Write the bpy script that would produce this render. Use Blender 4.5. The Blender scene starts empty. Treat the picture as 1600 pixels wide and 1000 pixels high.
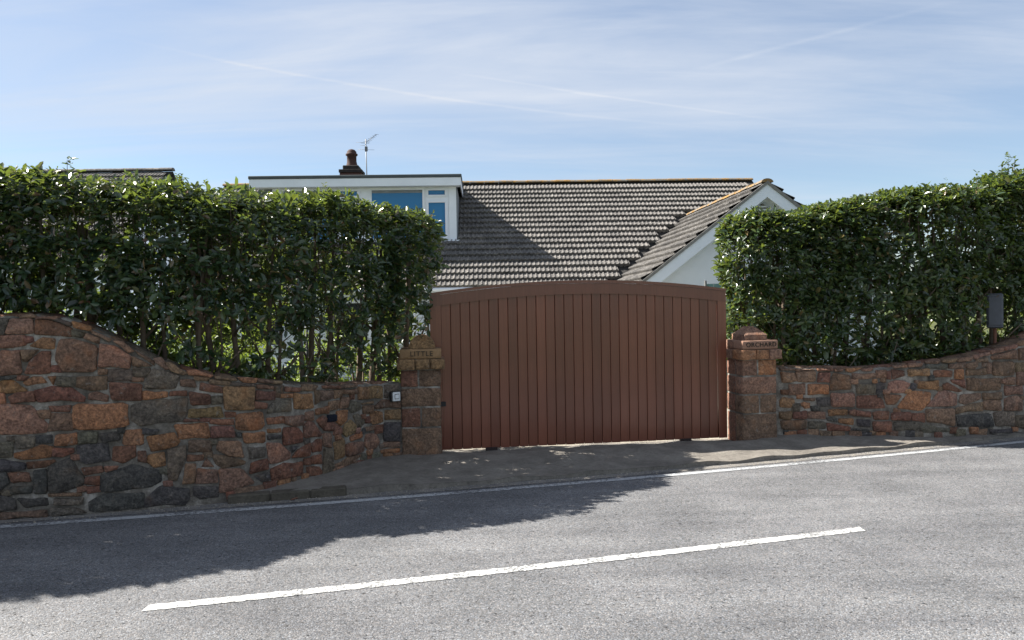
import bpy, bmesh, math, random
import numpy as np
from mathutils import Vector, Matrix
R = math.radians
random.seed(7)
rng = np.random.default_rng(11)
scene = bpy.context.scene
COL = scene.collection

# ---------------------------------------------------------------- camera
cam_d = bpy.data.cameras.new('camera'); cam = bpy.data.objects.new('camera', cam_d); COL.objects.link(cam)
cam_d.sensor_width = 36.0; cam_d.lens = 27.0; cam_d.clip_start = 0.1; cam_d.clip_end = 3000
cam.matrix_world = Matrix.Translation((0, 0, 1.9)) @ (Matrix.Rotation(R(90) - math.atan(25 / 1200), 4, 'X') @ Matrix.Rotation(R(-1.0), 4, 'Z'))
scene.camera = cam

# ---------------------------------------------------------------- sky, sun, exposure
SKY_STRENGTH = 0.052; SUN_ENERGY = 5.0; EXPOSURE = 1.52
CLOUD = (4.9, 5.3, 6.0, 1)
# (azimuth from, to, elevation from, to, bow, half width, amount)
CONTRAILS = [(-0.50, 0.30, 0.308, 0.206, 0.006, 0.0026, 0.30), (-0.09, 0.37, 0.294, 0.208, 0.005, 0.0022, 0.34), (0.24, 0.54, 0.284, 0.320, 0.003, 0.0035, 0.18)]
SUN_TO = Vector((-1.05, 0.28, 1.0)).normalized()         # towards the sun
world = bpy.data.worlds.new('World'); scene.world = world; world.use_nodes = True
wn = world.node_tree.nodes; wl = world.node_tree.links; wn.clear()
def W(t, **kw):
    n = wn.new(t)
    for k, v in kw.items(): setattr(n, k, v)
    return n
def wmath(op, a, b=None, clamp=False):
    n = W('ShaderNodeMath', operation=op, use_clamp=clamp)
    for i, v in enumerate((a, b)):
        if v is None: continue
        if isinstance(v, (int, float)): n.inputs[i].default_value = v
        else: wl.new(v, n.inputs[i])
    return n.outputs[0]
sky = W('ShaderNodeTexSky', sky_type='NISHITA'); sky.sun_disc = False
sky.sun_elevation = math.asin(SUN_TO.z); sky.sun_rotation = math.atan2(SUN_TO.x, SUN_TO.y)
sky.altitude = 20; sky.air_density = 1.0; sky.dust_density = 0.3; sky.ozone_density = 3.0
tc = W('ShaderNodeTexCoord')
sep = W('ShaderNodeSeparateXYZ'); wl.new(tc.outputs['Generated'], sep.inputs[0])
dx, dy, dz = sep.outputs
zc = wmath('MAXIMUM', dz, 0.03)
# thin high cloud: project the view direction on a layer far up, so streaks flatten towards the horizon
pz = wmath('ADD', zc, 0.16)
cx = wmath('DIVIDE', dx, pz); cy = wmath('DIVIDE', dy, pz)
comb = W('ShaderNodeCombineXYZ'); wl.new(cx, comb.inputs[0]); wl.new(cy, comb.inputs[1])
mp = W('ShaderNodeMapping'); wl.new(comb.outputs[0], mp.inputs[0])
mp.inputs['Rotation'].default_value = (0, 0, R(-24)); mp.inputs['Scale'].default_value = (0.32, 1.0, 1)
mp.inputs['Location'].default_value = (3.3, 1.2, 0)
n1 = W('ShaderNodeTexNoise'); wl.new(mp.outputs[0], n1.inputs['Vector'])
n1.inputs['Scale'].default_value = 1.15; n1.inputs['Detail'].default_value = 9; n1.inputs['Roughness'].default_value = 0.56; n1.inputs['Distortion'].default_value = 0.9
mp2 = W('ShaderNodeMapping'); wl.new(comb.outputs[0], mp2.inputs[0])
mp2.inputs['Rotation'].default_value = (0, 0, R(-18)); mp2.inputs['Scale'].default_value = (0.5, 2.6, 1)
n2 = W('ShaderNodeTexNoise'); wl.new(mp2.outputs[0], n2.inputs['Vector'])
n2.inputs['Scale'].default_value = 1.6; n2.inputs['Detail'].default_value = 10; n2.inputs['Roughness'].default_value = 0.6; n2.inputs['Distortion'].default_value = 0.5
r1 = W('ShaderNodeMapRange', interpolation_type='SMOOTHSTEP'); wl.new(n1.outputs[0], r1.inputs[0])
r1.inputs[1].default_value = 0.36; r1.inputs[2].default_value = 0.72
r2 = W('ShaderNodeMapRange', interpolation_type='SMOOTHSTEP'); wl.new(n2.outputs[0], r2.inputs[0])
r2.inputs[1].default_value = 0.38; r2.inputs[2].default_value = 0.75
cl = wmath('ADD', wmath('ADD', wmath('MULTIPLY', r1.outputs[0], 0.62), 0.28), wmath('MULTIPLY', r2.outputs[0], 0.26), True)
# contrails: thin bands of directions between two azimuths
az = W('ShaderNodeMath', operation='ARCTAN2'); wl.new(dx, az.inputs[0]); wl.new(dy, az.inputs[1]); az = az.outputs[0]
el = W('ShaderNodeMath', operation='ARCSINE'); wl.new(dz, el.inputs[0]); el = el.outputs[0]
trails = []
for (a0, a1, e0, e1, bow, wid, amt) in CONTRAILS:
    t = wmath('DIVIDE', wmath('SUBTRACT', az, a0), a1 - a0)
    arc = wmath('MULTIPLY', wmath('MULTIPLY', t, wmath('SUBTRACT', 1.0, t)), 4 * bow)
    line = wmath('ADD', wmath('ADD', wmath('MULTIPLY', t, e1 - e0), e0), arc)
    wob = wmath('MULTIPLY', wmath('SUBTRACT', n2.outputs[0], 0.5), 0.006)
    dist = wmath('ABSOLUTE', wmath('SUBTRACT', wmath('ADD', el, wob), line))
    band = wmath('SUBTRACT', 1.0, wmath('DIVIDE', dist, wid), True)
    win = wmath('MULTIPLY', wmath('MULTIPLY', t, 5.0, True), wmath('MULTIPLY', wmath('SUBTRACT', 1.0, t), 5.0, True))
    brk = wmath('MULTIPLY', wmath('SUBTRACT', r2.outputs[0], -0.35), 0.8, True)
    trails.append(wmath('MULTIPLY', wmath('MULTIPLY', band, wmath('MAXIMUM', win, 0.0)), wmath('MULTIPLY', brk, amt)))
tr = trails[0]
for t_ in trails[1:]: tr = wmath('ADD', tr, t_)
# veil thins out towards the horizon
rz = W('ShaderNodeMapRange', interpolation_type='SMOOTHSTEP'); wl.new(dz, rz.inputs[0])
rz.inputs[1].default_value = 0.06; rz.inputs[2].default_value = 0.30; rz.inputs[3].default_value = 0.45; rz.inputs[4].default_value = 1.0
mask = wmath('ADD', wmath('MULTIPLY', cl, rz.outputs[0]), tr, True)
mix = W('ShaderNodeMix', data_type='RGBA'); wl.new(mask, mix.inputs[0])
wl.new(sky.outputs[0], mix.inputs[6]); mix.inputs[7].default_value = CLOUD
bg = W('ShaderNodeBackground'); wl.new(mix.outputs[2], bg.inputs[0]); bg.inputs[1].default_value = SKY_STRENGTH
wo = W('ShaderNodeOutputWorld'); wl.new(bg.outputs[0], wo.inputs[0])

sun_d = bpy.data.lights.new('sun', 'SUN'); sun_d.energy = SUN_ENERGY; sun_d.angle = R(0.5); sun_d.color = (1.0, 0.95, 0.87)
sun = bpy.data.objects.new('sun', sun_d); COL.objects.link(sun)
sun.rotation_euler = (-SUN_TO).to_track_quat('-Z', 'Y').to_euler(); sun.location = (-20, 10, 25)
scene.view_settings.view_transform = 'Standard'; scene.view_settings.look = 'None'
scene.view_settings.gamma = 1.0; scene.view_settings.use_curve_mapping = False
scene.view_settings.exposure = EXPOSURE

# ================================================================ helpers
def tag(o, label=None, cat=None, group=None, kind=None):
    if label: o['label'] = label
    if cat: o['category'] = cat
    if group: o['group'] = group
    if kind: o['kind'] = kind
    return o
def empty(name, loc=(0, 0, 0), rz=0.0, label=None, cat=None, group=None):
    o = bpy.data.objects.new(name, None); COL.objects.link(o); o.location = loc; o.rotation_euler = (0, 0, rz)
    o.empty_display_size = 0.2
    return tag(o, label, cat, group)
def link(name, me, mat, parent=None, smooth=False):
    if mat is not None and len(me.materials) == 0: me.materials.append(mat)
    if smooth:
        me.polygons.foreach_set('use_smooth', [True] * len(me.polygons))
    o = bpy.data.objects.new(name, me); COL.objects.link(o)
    if parent is not None: o.parent = parent
    return o
def mesh(name, v, f, mat=None, parent=None, smooth=False):
    me = bpy.data.meshes.new(name); me.from_pydata([tuple(p) for p in v], [], f); me.update()
    return link(name, me, mat, parent, smooth)
def bm_obj(name, bm, mat, parent=None, smooth=False, recalc=True):
    if recalc: bmesh.ops.recalc_face_normals(bm, faces=bm.faces[:])
    me = bpy.data.meshes.new(name); bm.to_mesh(me); bm.free()
    return link(name, me, mat, parent, smooth)
def fast_mesh(name, V, Fq, mat, parent=None, smooth=False):
    """V (n,3) float array, Fq (m,k) int array of equal sized faces"""
    me = bpy.data.meshes.new(name); k = Fq.shape[1]
    me.vertices.add(len(V)); me.vertices.foreach_set('co', np.ascontiguousarray(V, dtype=np.float32).ravel())
    me.loops.add(Fq.size); me.loops.foreach_set('vertex_index', np.ascontiguousarray(Fq, dtype=np.int32).ravel())
    me.polygons.add(len(Fq)); me.polygons.foreach_set('loop_start', np.arange(0, Fq.size, k, dtype=np.int32))
    me.polygons.foreach_set('loop_total', np.full(len(Fq), k, dtype=np.int32))
    me.polygons.foreach_set('use_smooth', np.full(len(Fq), bool(smooth)))
    me.update(calc_edges=True); me.validate()
    if mat: me.materials.append(mat)
    o = bpy.data.objects.new(name, me); COL.objects.link(o)
    if parent is not None: o.parent = parent
    return o
def add_box(bm, x0, x1, y0, y1, z0, z1, bev=0.0, M=None):
    r = bmesh.ops.create_cube(bm, size=1.0)
    vs = r['verts']
    for v in vs:
        v.co = Vector(((x0 + x1) / 2 + v.co.x * (x1 - x0), (y0 + y1) / 2 + v.co.y * (y1 - y0), (z0 + z1) / 2 + v.co.z * (z1 - z0)))
    if bev > 0:
        es = list({e for v in vs for e in v.link_edges})
        rr = bmesh.ops.bevel(bm, geom=es, offset=bev, segments=1, affect='EDGES', profile=0.5)
        vs = list({v for f in rr['faces'] for v in f.verts} | {v for v in vs if v.is_valid})
    if M is not None:
        for v in vs: v.co = M @ v.co
    return vs
def box(name, x0, x1, y0, y1, z0, z1, mat, parent=None, bev=0.0):
    bm = bmesh.new(); add_box(bm, x0, x1, y0, y1, z0, z1, bev); return bm_obj(name, bm, mat, parent)
def tube_data(pts, rads, n=6, V=None, Fc=None):
    V = [] if V is None else V; Fc = [] if Fc is None else Fc
    P = [Vector(p) for p in pts]; base = len(V); up = Vector((0.31, 0.2, 0.93)).normalized()
    for i, p in enumerate(P):
        t = (P[min(i + 1, len(P) - 1)] - P[max(i - 1, 0)]).normalized()
        a = t.cross(up if abs(t.dot(up)) < 0.95 else Vector((1, 0, 0))).normalized(); b = t.cross(a)
        for k in range(n):
            an = 2 * math.pi * k / n; V.append(p + (a * math.cos(an) + b * math.sin(an)) * rads[i])
    for i in range(len(P) - 1):
        for k in range(n):
            k2 = (k + 1) % n; Fc.append((base + i * n + k, base + i * n + k2, base + (i + 1) * n + k2, base + (i + 1) * n + k))
    Fc.append(tuple(base + k for k in range(n))[::-1]); Fc.append(tuple(base + (len(P) - 1) * n + k for k in range(n)))
    return V, Fc
def tube(name, pts, rads, mat, parent=None, n=6):
    if isinstance(rads, (int, float)): rads = [rads] * len(pts)
    V, Fc = tube_data(pts, rads, n); return mesh(name, V, Fc, mat, parent, True)
def extrude_poly(name, pts, y0, y1, mat, parent=None):
    """polygon in x,z between two y planes"""
    n = len(pts); V = [(x, y0, z) for x, z in pts] + [(x, y1, z) for x, z in pts]
    Fc = [tuple(range(n)), tuple(range(n, 2 * n))[::-1]] + [(i, i + n, (i + 1) % n + n, (i + 1) % n) for i in range(n)]
    bm = bmesh.new(); vs = [bm.verts.new(v) for v in V]
    for f in Fc: bm.faces.new([vs[i] for i in f])
    return bm_obj(name, bm, mat, parent)
def catmull(P, n=24):
    P = [np.array(p, float) for p in P]; out = []; Q = [2 * P[0] - P[1]] + P + [2 * P[-1] - P[-2]]
    for i in range(1, len(Q) - 2):
        for k in range(n):
            t = k / n; a, b, c, d = Q[i - 1], Q[i], Q[i + 1], Q[i + 2]
            out.append(.5 * ((2 * b) + (c - a) * t + (2 * a - 5 * b + 4 * c - d) * t * t + (3 * b - a - 3 * c + d) * t ** 3))
    out.append(P[-1]); return np.array(out)
class Path:
    def __init__(s, P):
        s.c = catmull(P); s.L = np.concatenate([[0], np.cumsum(np.linalg.norm(np.diff(s.c, axis=0), axis=1))]); s.len = s.L[-1]
    def at(s, t):
        return np.interp(t, s.L, s.c[:, 0]), np.interp(t, s.L, s.c[:, 1])
    def nrm(s, t):                                   # unit normal to the right of travel
        x0, y0 = s.at(t - .06); x1, y1 = s.at(t + .06); dx, dy = x1 - x0, y1 - y0; l = np.hypot(dx, dy) + 1e-9
        return dy / l, -dx / l
    def off(s, t, d):
        x, y = s.at(t); nx, ny = s.nrm(t); return x + nx * d, y + ny * d
_ph = [(rng.normal(size=3), rng.uniform(0, 6.28)) for _ in range(14)]
def vnoise(p, sc):                                   # cheap smooth pseudo noise, about -1..1
    p = np.asarray(p, float) * sc; r = 0
    for i, (k, ph) in enumerate(_ph): r = r + np.sin(p @ (k * (1 + .25 * i)) + ph)
    return r / 4.0

# ================================================================ materials
def mat(name):
    m = bpy.data.materials.new(name); m.use_nodes = True
    nt = m.node_tree; nt.nodes.clear()
    out = nt.nodes.new('ShaderNodeOutputMaterial'); b = nt.nodes.new('ShaderNodeBsdfPrincipled')
    nt.links.new(b.outputs[0], out.inputs[0])
    return m, nt, b, out
class NT:
    def __init__(s, nt): s.nt = nt
    def n(s, t, **kw):
        n = s.nt.nodes.new(t)
        for k, v in kw.items(): setattr(n, k, v)
        return n
    def l(s, a, b): s.nt.links.new(a, b)
    def noise(s, vec, scale, detail=6, rough=.6, dist=0):
        n = s.n('ShaderNodeTexNoise'); n.inputs['Scale'].default_value = scale; n.inputs['Detail'].default_value = detail
        n.inputs['Roughness'].default_value = rough; n.inputs['Distortion'].default_value = dist
        if vec is not None: s.l(vec, n.inputs['Vector'])
        return n.outputs[0]
    def ramp(s, f, stops, interp='LINEAR'):
        n = s.n('ShaderNodeValToRGB'); n.color_ramp.interpolation = interp; e = n.color_ramp.elements
        while len(e) > 1: e.remove(e[-1])
        e[0].position, e[0].color = stops[0][0], (*stops[0][1], 1)
        for p, c in stops[1:]:
            x = e.new(p); x.color = (*c, 1)
        s.l(f, n.inputs[0]); return n.outputs[0]
    def rng(s, f, a, b, c=0., d=1., smooth=True):
        n = s.n('ShaderNodeMapRange', interpolation_type='SMOOTHSTEP' if smooth else 'LINEAR'); s.l(f, n.inputs[0])
        for i, v in enumerate((a, b, c, d)): n.inputs[i + 1].default_value = v
        return n.outputs[0]
    def mix(s, f, a, b, bt='MIX'):
        n = s.n('ShaderNodeMix', data_type='RGBA', blend_type=bt)
        for i, v in ((0, f), (6, a), (7, b)):
            if isinstance(v, (int, float)): n.inputs[i].default_value = v
            elif isinstance(v, tuple): n.inputs[i].default_value = (*v[:3], 1)
            else: s.l(v, n.inputs[i])
        return n.outputs[2]
    def math(s, op, a, b=None, clamp=False):
        n = s.n('ShaderNodeMath', operation=op, use_clamp=clamp)
        for i, v in enumerate((a, b)):
            if v is None: continue
            if isinstance(v, (int, float)): n.inputs[i].default_value = v
            else: s.l(v, n.inputs[i])
        return n.outputs[0]
    def bump(s, h, b, strength=.5, dist=.01):
        n = s.n('ShaderNodeBump'); n.inputs['Strength'].default_value = strength; n.inputs['Distance'].default_value = dist
        s.l(h, n.inputs['Height']); s.l(n.outputs[0], b.inputs['Normal']); return n
    def coord(s, kind='Object'): return s.n('ShaderNodeTexCoord').outputs[kind]
    def pos(s): return s.n('ShaderNodeNewGeometry').outputs['Position']
    def mapping(s, v, scale=(1, 1, 1), rot=(0, 0, 0)):
        n = s.n('ShaderNodeMapping'); s.l(v, n.inputs[0]); n.inputs['Scale'].default_value = scale; n.inputs['Rotation'].default_value = rot
        return n.outputs[0]

def m_asphalt(name, dark, light, dusty=0.0, stone=120):
    m, nt, b, _ = mat(name); N = NT(nt); p = N.pos()
    vo = N.n('ShaderNodeTexVoronoi'); N.l(p, vo.inputs['Vector']); vo.inputs['Scale'].default_value = stone; vo.inputs['Randomness'].default_value = 1
    chip = N.n('ShaderNodeSeparateColor'); N.l(vo.outputs['Color'], chip.inputs[0])
    c = N.ramp(chip.outputs[0], [(0, dark), (.35, tuple(x * .55 + y * .45 for x, y in zip(dark, light))), (.8, light), (1, tuple(min(1, x * 1.55) for x in light))])
    tint = N.ramp(chip.outputs[1], [(0, (1.06, .98, .92)), (.5, (1, 1, 1)), (1, (.94, .99, 1.06))])
    c = N.mix(1.0, c, tint, 'MULTIPLY')
    big = N.rng(N.noise(p, 1.1, 7, .62), .3, .72)
    c = N.mix(1.0, c, N.ramp(big, [(0, (.82, .82, .82)), (1, (1.16, 1.15, 1.14))]), 'MULTIPLY')
    st = N.noise(N.mapping(p, (.35, 2.0, 1), (0, 0, R(-16))), 1.6, 5, .55)
    c = N.mix(1.0, c, N.ramp(st, [(.32, (.82, .82, .83)), (.68, (1.15, 1.15, 1.14))]), 'MULTIPLY')
    fine = N.noise(p, 60, 4, .7)
    pit = N.rng(N.noise(p, 26, 5, .75), .30, .42)       # pits where stones have gone
    c = N.mix(pit, tuple(x * .35 for x in dark), c)
    # worn dark scars in patches
    scar = N.math('MULTIPLY', N.rng(N.noise(p, .8, 3, .5), .58, .68), N.rng(N.noise(p, 7, 6, .8, 1.2), .60, .66))
    c = N.mix(N.math('MULTIPLY', scar, .75), c, tuple(x * .3 for x in dark))
    if dusty: c = N.mix(N.math('MULTIPLY', N.rng(N.noise(p, 5, 6, .65), .3, .65), dusty), c, (.24, .215, .185))
    N.l(c, b.inputs['Base Color']); b.inputs['Roughness'].default_value = .82; b.inputs['Specular IOR Level'].default_value = .35
    h = N.math('ADD', N.math('MULTIPLY', N.math('SUBTRACT', 1.0, vo.outputs['Distance']), .35), N.math('ADD', N.math('MULTIPLY', pit, .9), N.math('MULTIPLY', fine, .5)))
    N.bump(h, b, 1.0, .010); return m

def m_paint():
    m, nt, b, out = mat('road_paint'); N = NT(nt); p = N.pos()
    wear = N.noise(p, 40, 7, .78); big = N.noise(p, 3, 4)
    k = N.rng(N.math('ADD', wear, N.math('MULTIPLY', big, .35)), .59, .70)
    c = N.mix(k, (.12, .12, .12), N.ramp(N.noise(p, 9, 6), [(.3, (.42, .42, .41)), (.7, (.58, .58, .57))]))
    N.l(c, b.inputs['Base Color']); b.inputs['Roughness'].default_value = .75
    N.bump(N.noise(p, 80, 4, .7), b, .6, .005); return m

def m_edge_paint():
    m, nt, b, out = mat('worn_edge_paint'); N = NT(nt); p = N.pos()
    k = N.rng(N.math('ADD', N.noise(p, 30, 7, .75), N.math('MULTIPLY', N.noise(p, 1.5, 4), .4)), .58, .74)
    c = N.mix(k, (.09, .092, .096), (.36, .37, .38)); N.l(c, b.inputs['Base Color']); b.inputs['Roughness'].default_value = .8
    N.bump(N.noise(p, 80, 4, .7), b, .6, .005); return m

def m_concrete(name, a, c2, bumpd=.02, sc=1.0):
    m, nt, b, _ = mat(name); N = NT(nt); p = N.pos()
    n1 = N.noise(p, 3.5 * sc, 8, .68); n2 = N.noise(N.mapping(p, (1, 2.4, 1)), 22 * sc, 8, .72, .6); n3 = N.noise(p, 120, 3, .7)
    c = N.mix(N.rng(n1, .3, .7), a, c2)
    c = N.mix(1.0, c, N.ramp(n2, [(.25, (.55, .54, .53)), (.5, (1, 1, 1)), (.8, (1.2, 1.18, 1.14))]), 'MULTIPLY')
    N.l(c, b.inputs['Base Color']); b.inputs['Roughness'].default_value = .9; b.inputs['Specular IOR Level'].default_value = .25
    h = N.math('ADD', n2, N.math('MULTIPLY', n3, .25)); N.bump(h, b, .9, bumpd); return m

def m_stone(name='granite', use_obj=True, col=(.3, .18, .13), soft=0.0):
    m, nt, b, _ = mat(name); N = NT(nt); p = N.pos()
    oi = N.n('ShaderNodeObjectInfo')
    base = oi.outputs['Color'] if use_obj else N.mix(0.0, col, col)
    off = N.n('ShaderNodeVectorMath', operation='ADD'); N.l(p, off.inputs[0])
    cm = N.n('ShaderNodeCombineXYZ'); N.l(N.math('MULTIPLY', oi.outputs['Random'], 37.0), cm.inputs[0]); N.l(N.math('MULTIPLY', oi.outputs['Random'], 91.0), cm.inputs[2])
    N.l(cm.outputs[0], off.inputs[1]); q = off.outputs[0]
    n1 = N.noise(q, 8, 7, .68, .8); n2 = N.noise(q, 38, 6, .75); n3 = N.noise(q, 150, 3, .7)
    c = N.mix(1.0, base, N.ramp(n1, [(.32, (.56, .54, .54)), (.5, (1, 1, 1)), (.68, (1.4, 1.34, 1.25))]), 'MULTIPLY')
    c = N.mix(1.0, c, N.ramp(n2, [(.36, (.52, .50, .50)), (.5, (1, 1, 1)), (.64, (1.55, 1.5, 1.45))]), 'MULTIPLY')
    # rusty staining and pale lichen / mortar smears
    c = N.mix(N.math('MULTIPLY', N.rng(N.noise(q, 4, 5, .6), .55, .72), .45), c, N.mix(1.0, base, (1.3, .85, .55), 'MULTIPLY'))
    c = N.mix(N.math('MULTIPLY', N.rng(N.noise(q, 14, 8, .78), .58, .66), .65), c, (.33, .30, .265))
    if soft: c = N.mix(soft, c, N.mix(1.0, base, (1.0, .98, .96), 'MULTIPLY'))
    N.l(c, b.inputs['Base Color']); b.inputs['Roughness'].default_value = .85; b.inputs['Specular IOR Level'].default_value = .3
    h = N.math('ADD', N.math('MULTIPLY', n1, 1.0), N.math('ADD', N.math('MULTIPLY', n2, .45), N.math('MULTIPLY', n3, .12)))
    N.bump(h, b, 1.0 - .6 * soft, .07); return m

def m_mortar():
    m, nt, b, _ = mat('mortar'); N = NT(nt); p = N.pos()
    n1 = N.noise(p, 4, 7, .7); n2 = N.noise(p, 45, 6, .75)
    c = N.ramp(n1, [(.32, (.07, .06, .05)), (.5, (.19, .17, .145)), (.66, (.42, .39, .35))])
    c = N.mix(1.0, c, N.ramp(n2, [(.3, (.7, .7, .7)), (.7, (1.2, 1.2, 1.2))]), 'MULTIPLY')
    N.l(c, b.inputs['Base Color']); b.inputs['Roughness'].default_value = .92
    N.bump(N.math('ADD', n2, N.noise(p, 14, 5, .65)), b, .9, .02); return m

def m_gate():
    m, nt, b, _ = mat('stained_timber'); N = NT(nt); o = N.coord('Object'); oi = N.n('ShaderNodeObjectInfo')
    g = N.noise(N.mapping(o, (42, 42, 1.1)), 1.0, 7, .65, .3); big = N.noise(N.pos(), 1.3, 5, .6)
    c = N.ramp(g, [(.25, (.130, .042, .023)), (.55, (.172, .058, .033)), (.8, (.20, .074, .044))])
    c = N.mix(1.0, c, N.ramp(big, [(.3, (.86, .84, .84)), (.7, (1.1, 1.1, 1.1))]), 'MULTIPLY')
    c = N.mix(1.0, c, N.ramp(oi.outputs['Random'], [(0, (.80, .79, .79)), (1, (1.14, 1.13, 1.12))]), 'MULTIPLY')
    N.l(c, b.inputs['Base Color']); b.inputs['Roughness'].default_value = .36; b.inputs['Specular IOR Level'].default_value = .4; b.inputs['Coat Weight'].default_value = .5; b.inputs['Coat Roughness'].default_value = .18; b.inputs['Coat IOR'].default_value = 1.5
    N.bump(N.math('ADD', g, N.math('MULTIPLY', N.noise(o, 160, 2), .2)), b, .22, .004); return m

def m_flat(name, col, rough=.5, spec=.5, metal=0.0, var=.12, sc=4.0, bump=0.0, bsc=60):
    m, nt, b, _ = mat(name); N = NT(nt); p = N.coord('Object')
    c = N.mix(1.0, N.mix(0.0, col, col), N.ramp(N.noise(p, sc, 6, .62), [(.25, (1 - var,) * 3), (.75, (1 + var,) * 3)]), 'MULTIPLY')
    N.l(c, b.inputs['Base Color']); b.inputs['Roughness'].default_value = rough; b.inputs['Specular IOR Level'].default_value = spec; b.inputs['Metallic'].default_value = metal
    if bump: N.bump(N.noise(p, bsc, 5, .65), b, bump, .01)
    return m

def m_leaf(name, stops, trans=(.30, .37, .045), tw=.28, rough=.27):
    m, nt, b, out = mat(name); N = NT(nt)
    ge = N.n('ShaderNodeNewGeometry'); rnd = ge.outputs['Random Per Island']
    big = N.noise(ge.outputs['Position'], 1.4, 4, .6)
    c = N.ramp(rnd, stops)
    c = N.mix(1.0, c, N.ramp(big, [(.3, (.78, .82, .8)), (.7, (1.22, 1.18, 1.1))]), 'MULTIPLY')
    N.l(c, b.inputs['Base Color']); b.inputs['Roughness'].default_value = rough; b.inputs['Specular IOR Level'].default_value = .7
    t = N.n('ShaderNodeBsdfTranslucent'); t.inputs[0].default_value = (*trans, 1)
    N.l(N.mix(.72, c, N.mix(N.math('MULTIPLY', rnd, .5), trans, (trans[0] * .6, trans[1] * .8, trans[2]))), t.inputs[0])
    ms = N.n('ShaderNodeMixShader'); ms.inputs[0].default_value = tw
    N.l(b.outputs[0], ms.inputs[1]); N.l(t.outputs[0], ms.inputs[2]); N.l(ms.outputs[0], out.inputs[0]); return m

def m_tile(name='concrete_tile'):
    m, nt, b, _ = mat(name); N = NT(nt); p = N.pos(); oi = N.n('ShaderNodeObjectInfo')
    n1 = N.noise(p, 1.6, 6, .65); n2 = N.noise(p, 16, 7, .72); n3 = N.noise(p, 70, 4, .7)
    c = N.ramp(n2, [(.32, (.04, .039, .039)), (.5, (.125, .120, .116)), (.68, (.27, .26, .245))])
    c = N.mix(1.0, c, N.ramp(n1, [(.3, (.78, .77, .77)), (.7, (1.18, 1.17, 1.14))]), 'MULTIPLY')
    c = N.mix(N.rng(N.noise(p, 11, 6, .75), .60, .68), c, (.34, .33, .31))
    c = N.mix(1.0, c, N.ramp(oi.outputs['Random'], [(0, (.86, .86, .86)), (1, (1.12, 1.1, 1.08))]), 'MULTIPLY')
    N.l(c, b.inputs['Base Color']); b.inputs['Roughness'].default_value = .9; b.inputs['Specular IOR Level'].default_value = .25
    N.bump(N.math('ADD', n3, n2), b, .6, .012); return m

def m_lichen():
    m, nt, b, _ = mat('lichened_tile'); N = NT(nt); p = N.pos()
    k = N.rng(N.noise(p, 4.5, 7, .72), .40, .60)
    c = N.mix(k, N.ramp(N.noise(p, 24, 6, .7), [(.3, (.10, .09, .075)), (.7, (.24, .215, .18))]), N.ramp(N.noise(p, 30, 5, .7), [(.3, (.17, .098, .028)), (.7, (.36, .20, .045))]))
    N.l(c, b.inputs['Base Color']); b.inputs['Roughness'].default_value = .95; N.bump(N.noise(p, 45, 6, .7), b, .8, .02); return m

def m_glass():
    m, nt, b, _ = mat('sky_blue_glass'); N = NT(nt); p = N.coord('Object')
    b.inputs['Base Color'].default_value = (.015, .16, .36, 1); b.inputs['Roughness'].default_value = .03  # blue of the reflected sky painted into the base colour
    b.inputs['Specular IOR Level'].default_value = .5; b.inputs['IOR'].default_value = 1.5
    N.bump(N.noise(p, 1.2, 2, .4), b, .04, .05); return m

def m_render_wall():
    m, nt, b, _ = mat('white_render'); N = NT(nt); p = N.pos()
    c = N.ramp(N.noise(p, 1.5, 7, .65), [(.25, (.66, .71, .78)), (.75, (.74, .79, .86))])
    N.l(c, b.inputs['Base Color']); b.inputs['Roughness'].default_value = .85
    N.bump(N.noise(p, 60, 5, .65), b, .5, .01); return m

M = {}
M['asphalt'] = m_asphalt('asphalt', (.075, .077, .081), (.160, .162, .167))
M['gutter'] = m_asphalt('dusty_asphalt', (.062, .062, .062), (.165, .165, .165), dusty=.6)
M['paint'] = m_paint(); M['edge_paint'] = m_edge_paint()
M['apron'] = m_concrete('worn_concrete', (.23, .21, .185), (.36, .33, .29), .08)
M['kerb'] = m_concrete('kerb_stone', (.075, .066, .052), (.125, .11, .088), .02, 1.5)
M['drive'] = m_concrete('drive_surface', (.30, .27, .22), (.38, .345, .29), .02)
M['stone'] = m_stone(); M['dressed'] = m_stone('dressed_granite', soft=.75); M['mortar'] = m_mortar()
M['gate'] = m_gate(); M['gate_dark'] = m_flat('gate_back', (.022, .012, .010), .7)
M['white_paint'] = m_flat('white_upvc', (.74, .78, .84), .35, .5, var=.04)
M['white_wood'] = m_flat('white_fascia', (.72, .77, .84), .5, .4, var=.06, sc=2)
M['felt'] = m_flat('felt_edge', (.055, .068, .075), .7, var=.2)
M['lead'] = m_flat('lead_flashing', (.20, .22, .24), .55, var=.2, bump=.2)
M['render'] = m_render_wall(); M['glass'] = m_glass(); M['dark_glass'] = m_flat('dark_window_glass', (.03, .035, .04), .05, .6); M['tile'] = m_tile(); M['lichen'] = m_lichen()
M['under'] = m_flat('roof_underlay', (.03, .028, .026), .95)
M['verge'] = m_flat('verge_cement', (.20, .195, .185), .9, .3, var=.25, sc=9, bump=.5)
M['brick'] = m_flat('chimney_brick', (.075, .038, .032), .9, .3, var=.3, sc=14, bump=.5)
M['pot'] = m_flat('chimney_pot', (.055, .028, .024), .8, .3, var=.3, sc=9)
M['blackened'] = m_flat('sooted_brick', (.028, .025, .025), .9, .3, var=.3, sc=10, bump=.5)
M['alu'] = m_flat('aluminium', (.16, .165, .17), .5, .4, .3)
M['wire'] = m_flat('dark_wire', (.03, .035, .035), .6)
M['teal'] = m_flat('shaded_wall_teal', (.24, .44, .46), .6, .4, var=.15)  # tone of a distant wall in shade, painted as teal
M['sign'] = m_flat('grey_painted_metal', (.06, .067, .085), .55, .5, var=.25, sc=8, bump=.2)
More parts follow.
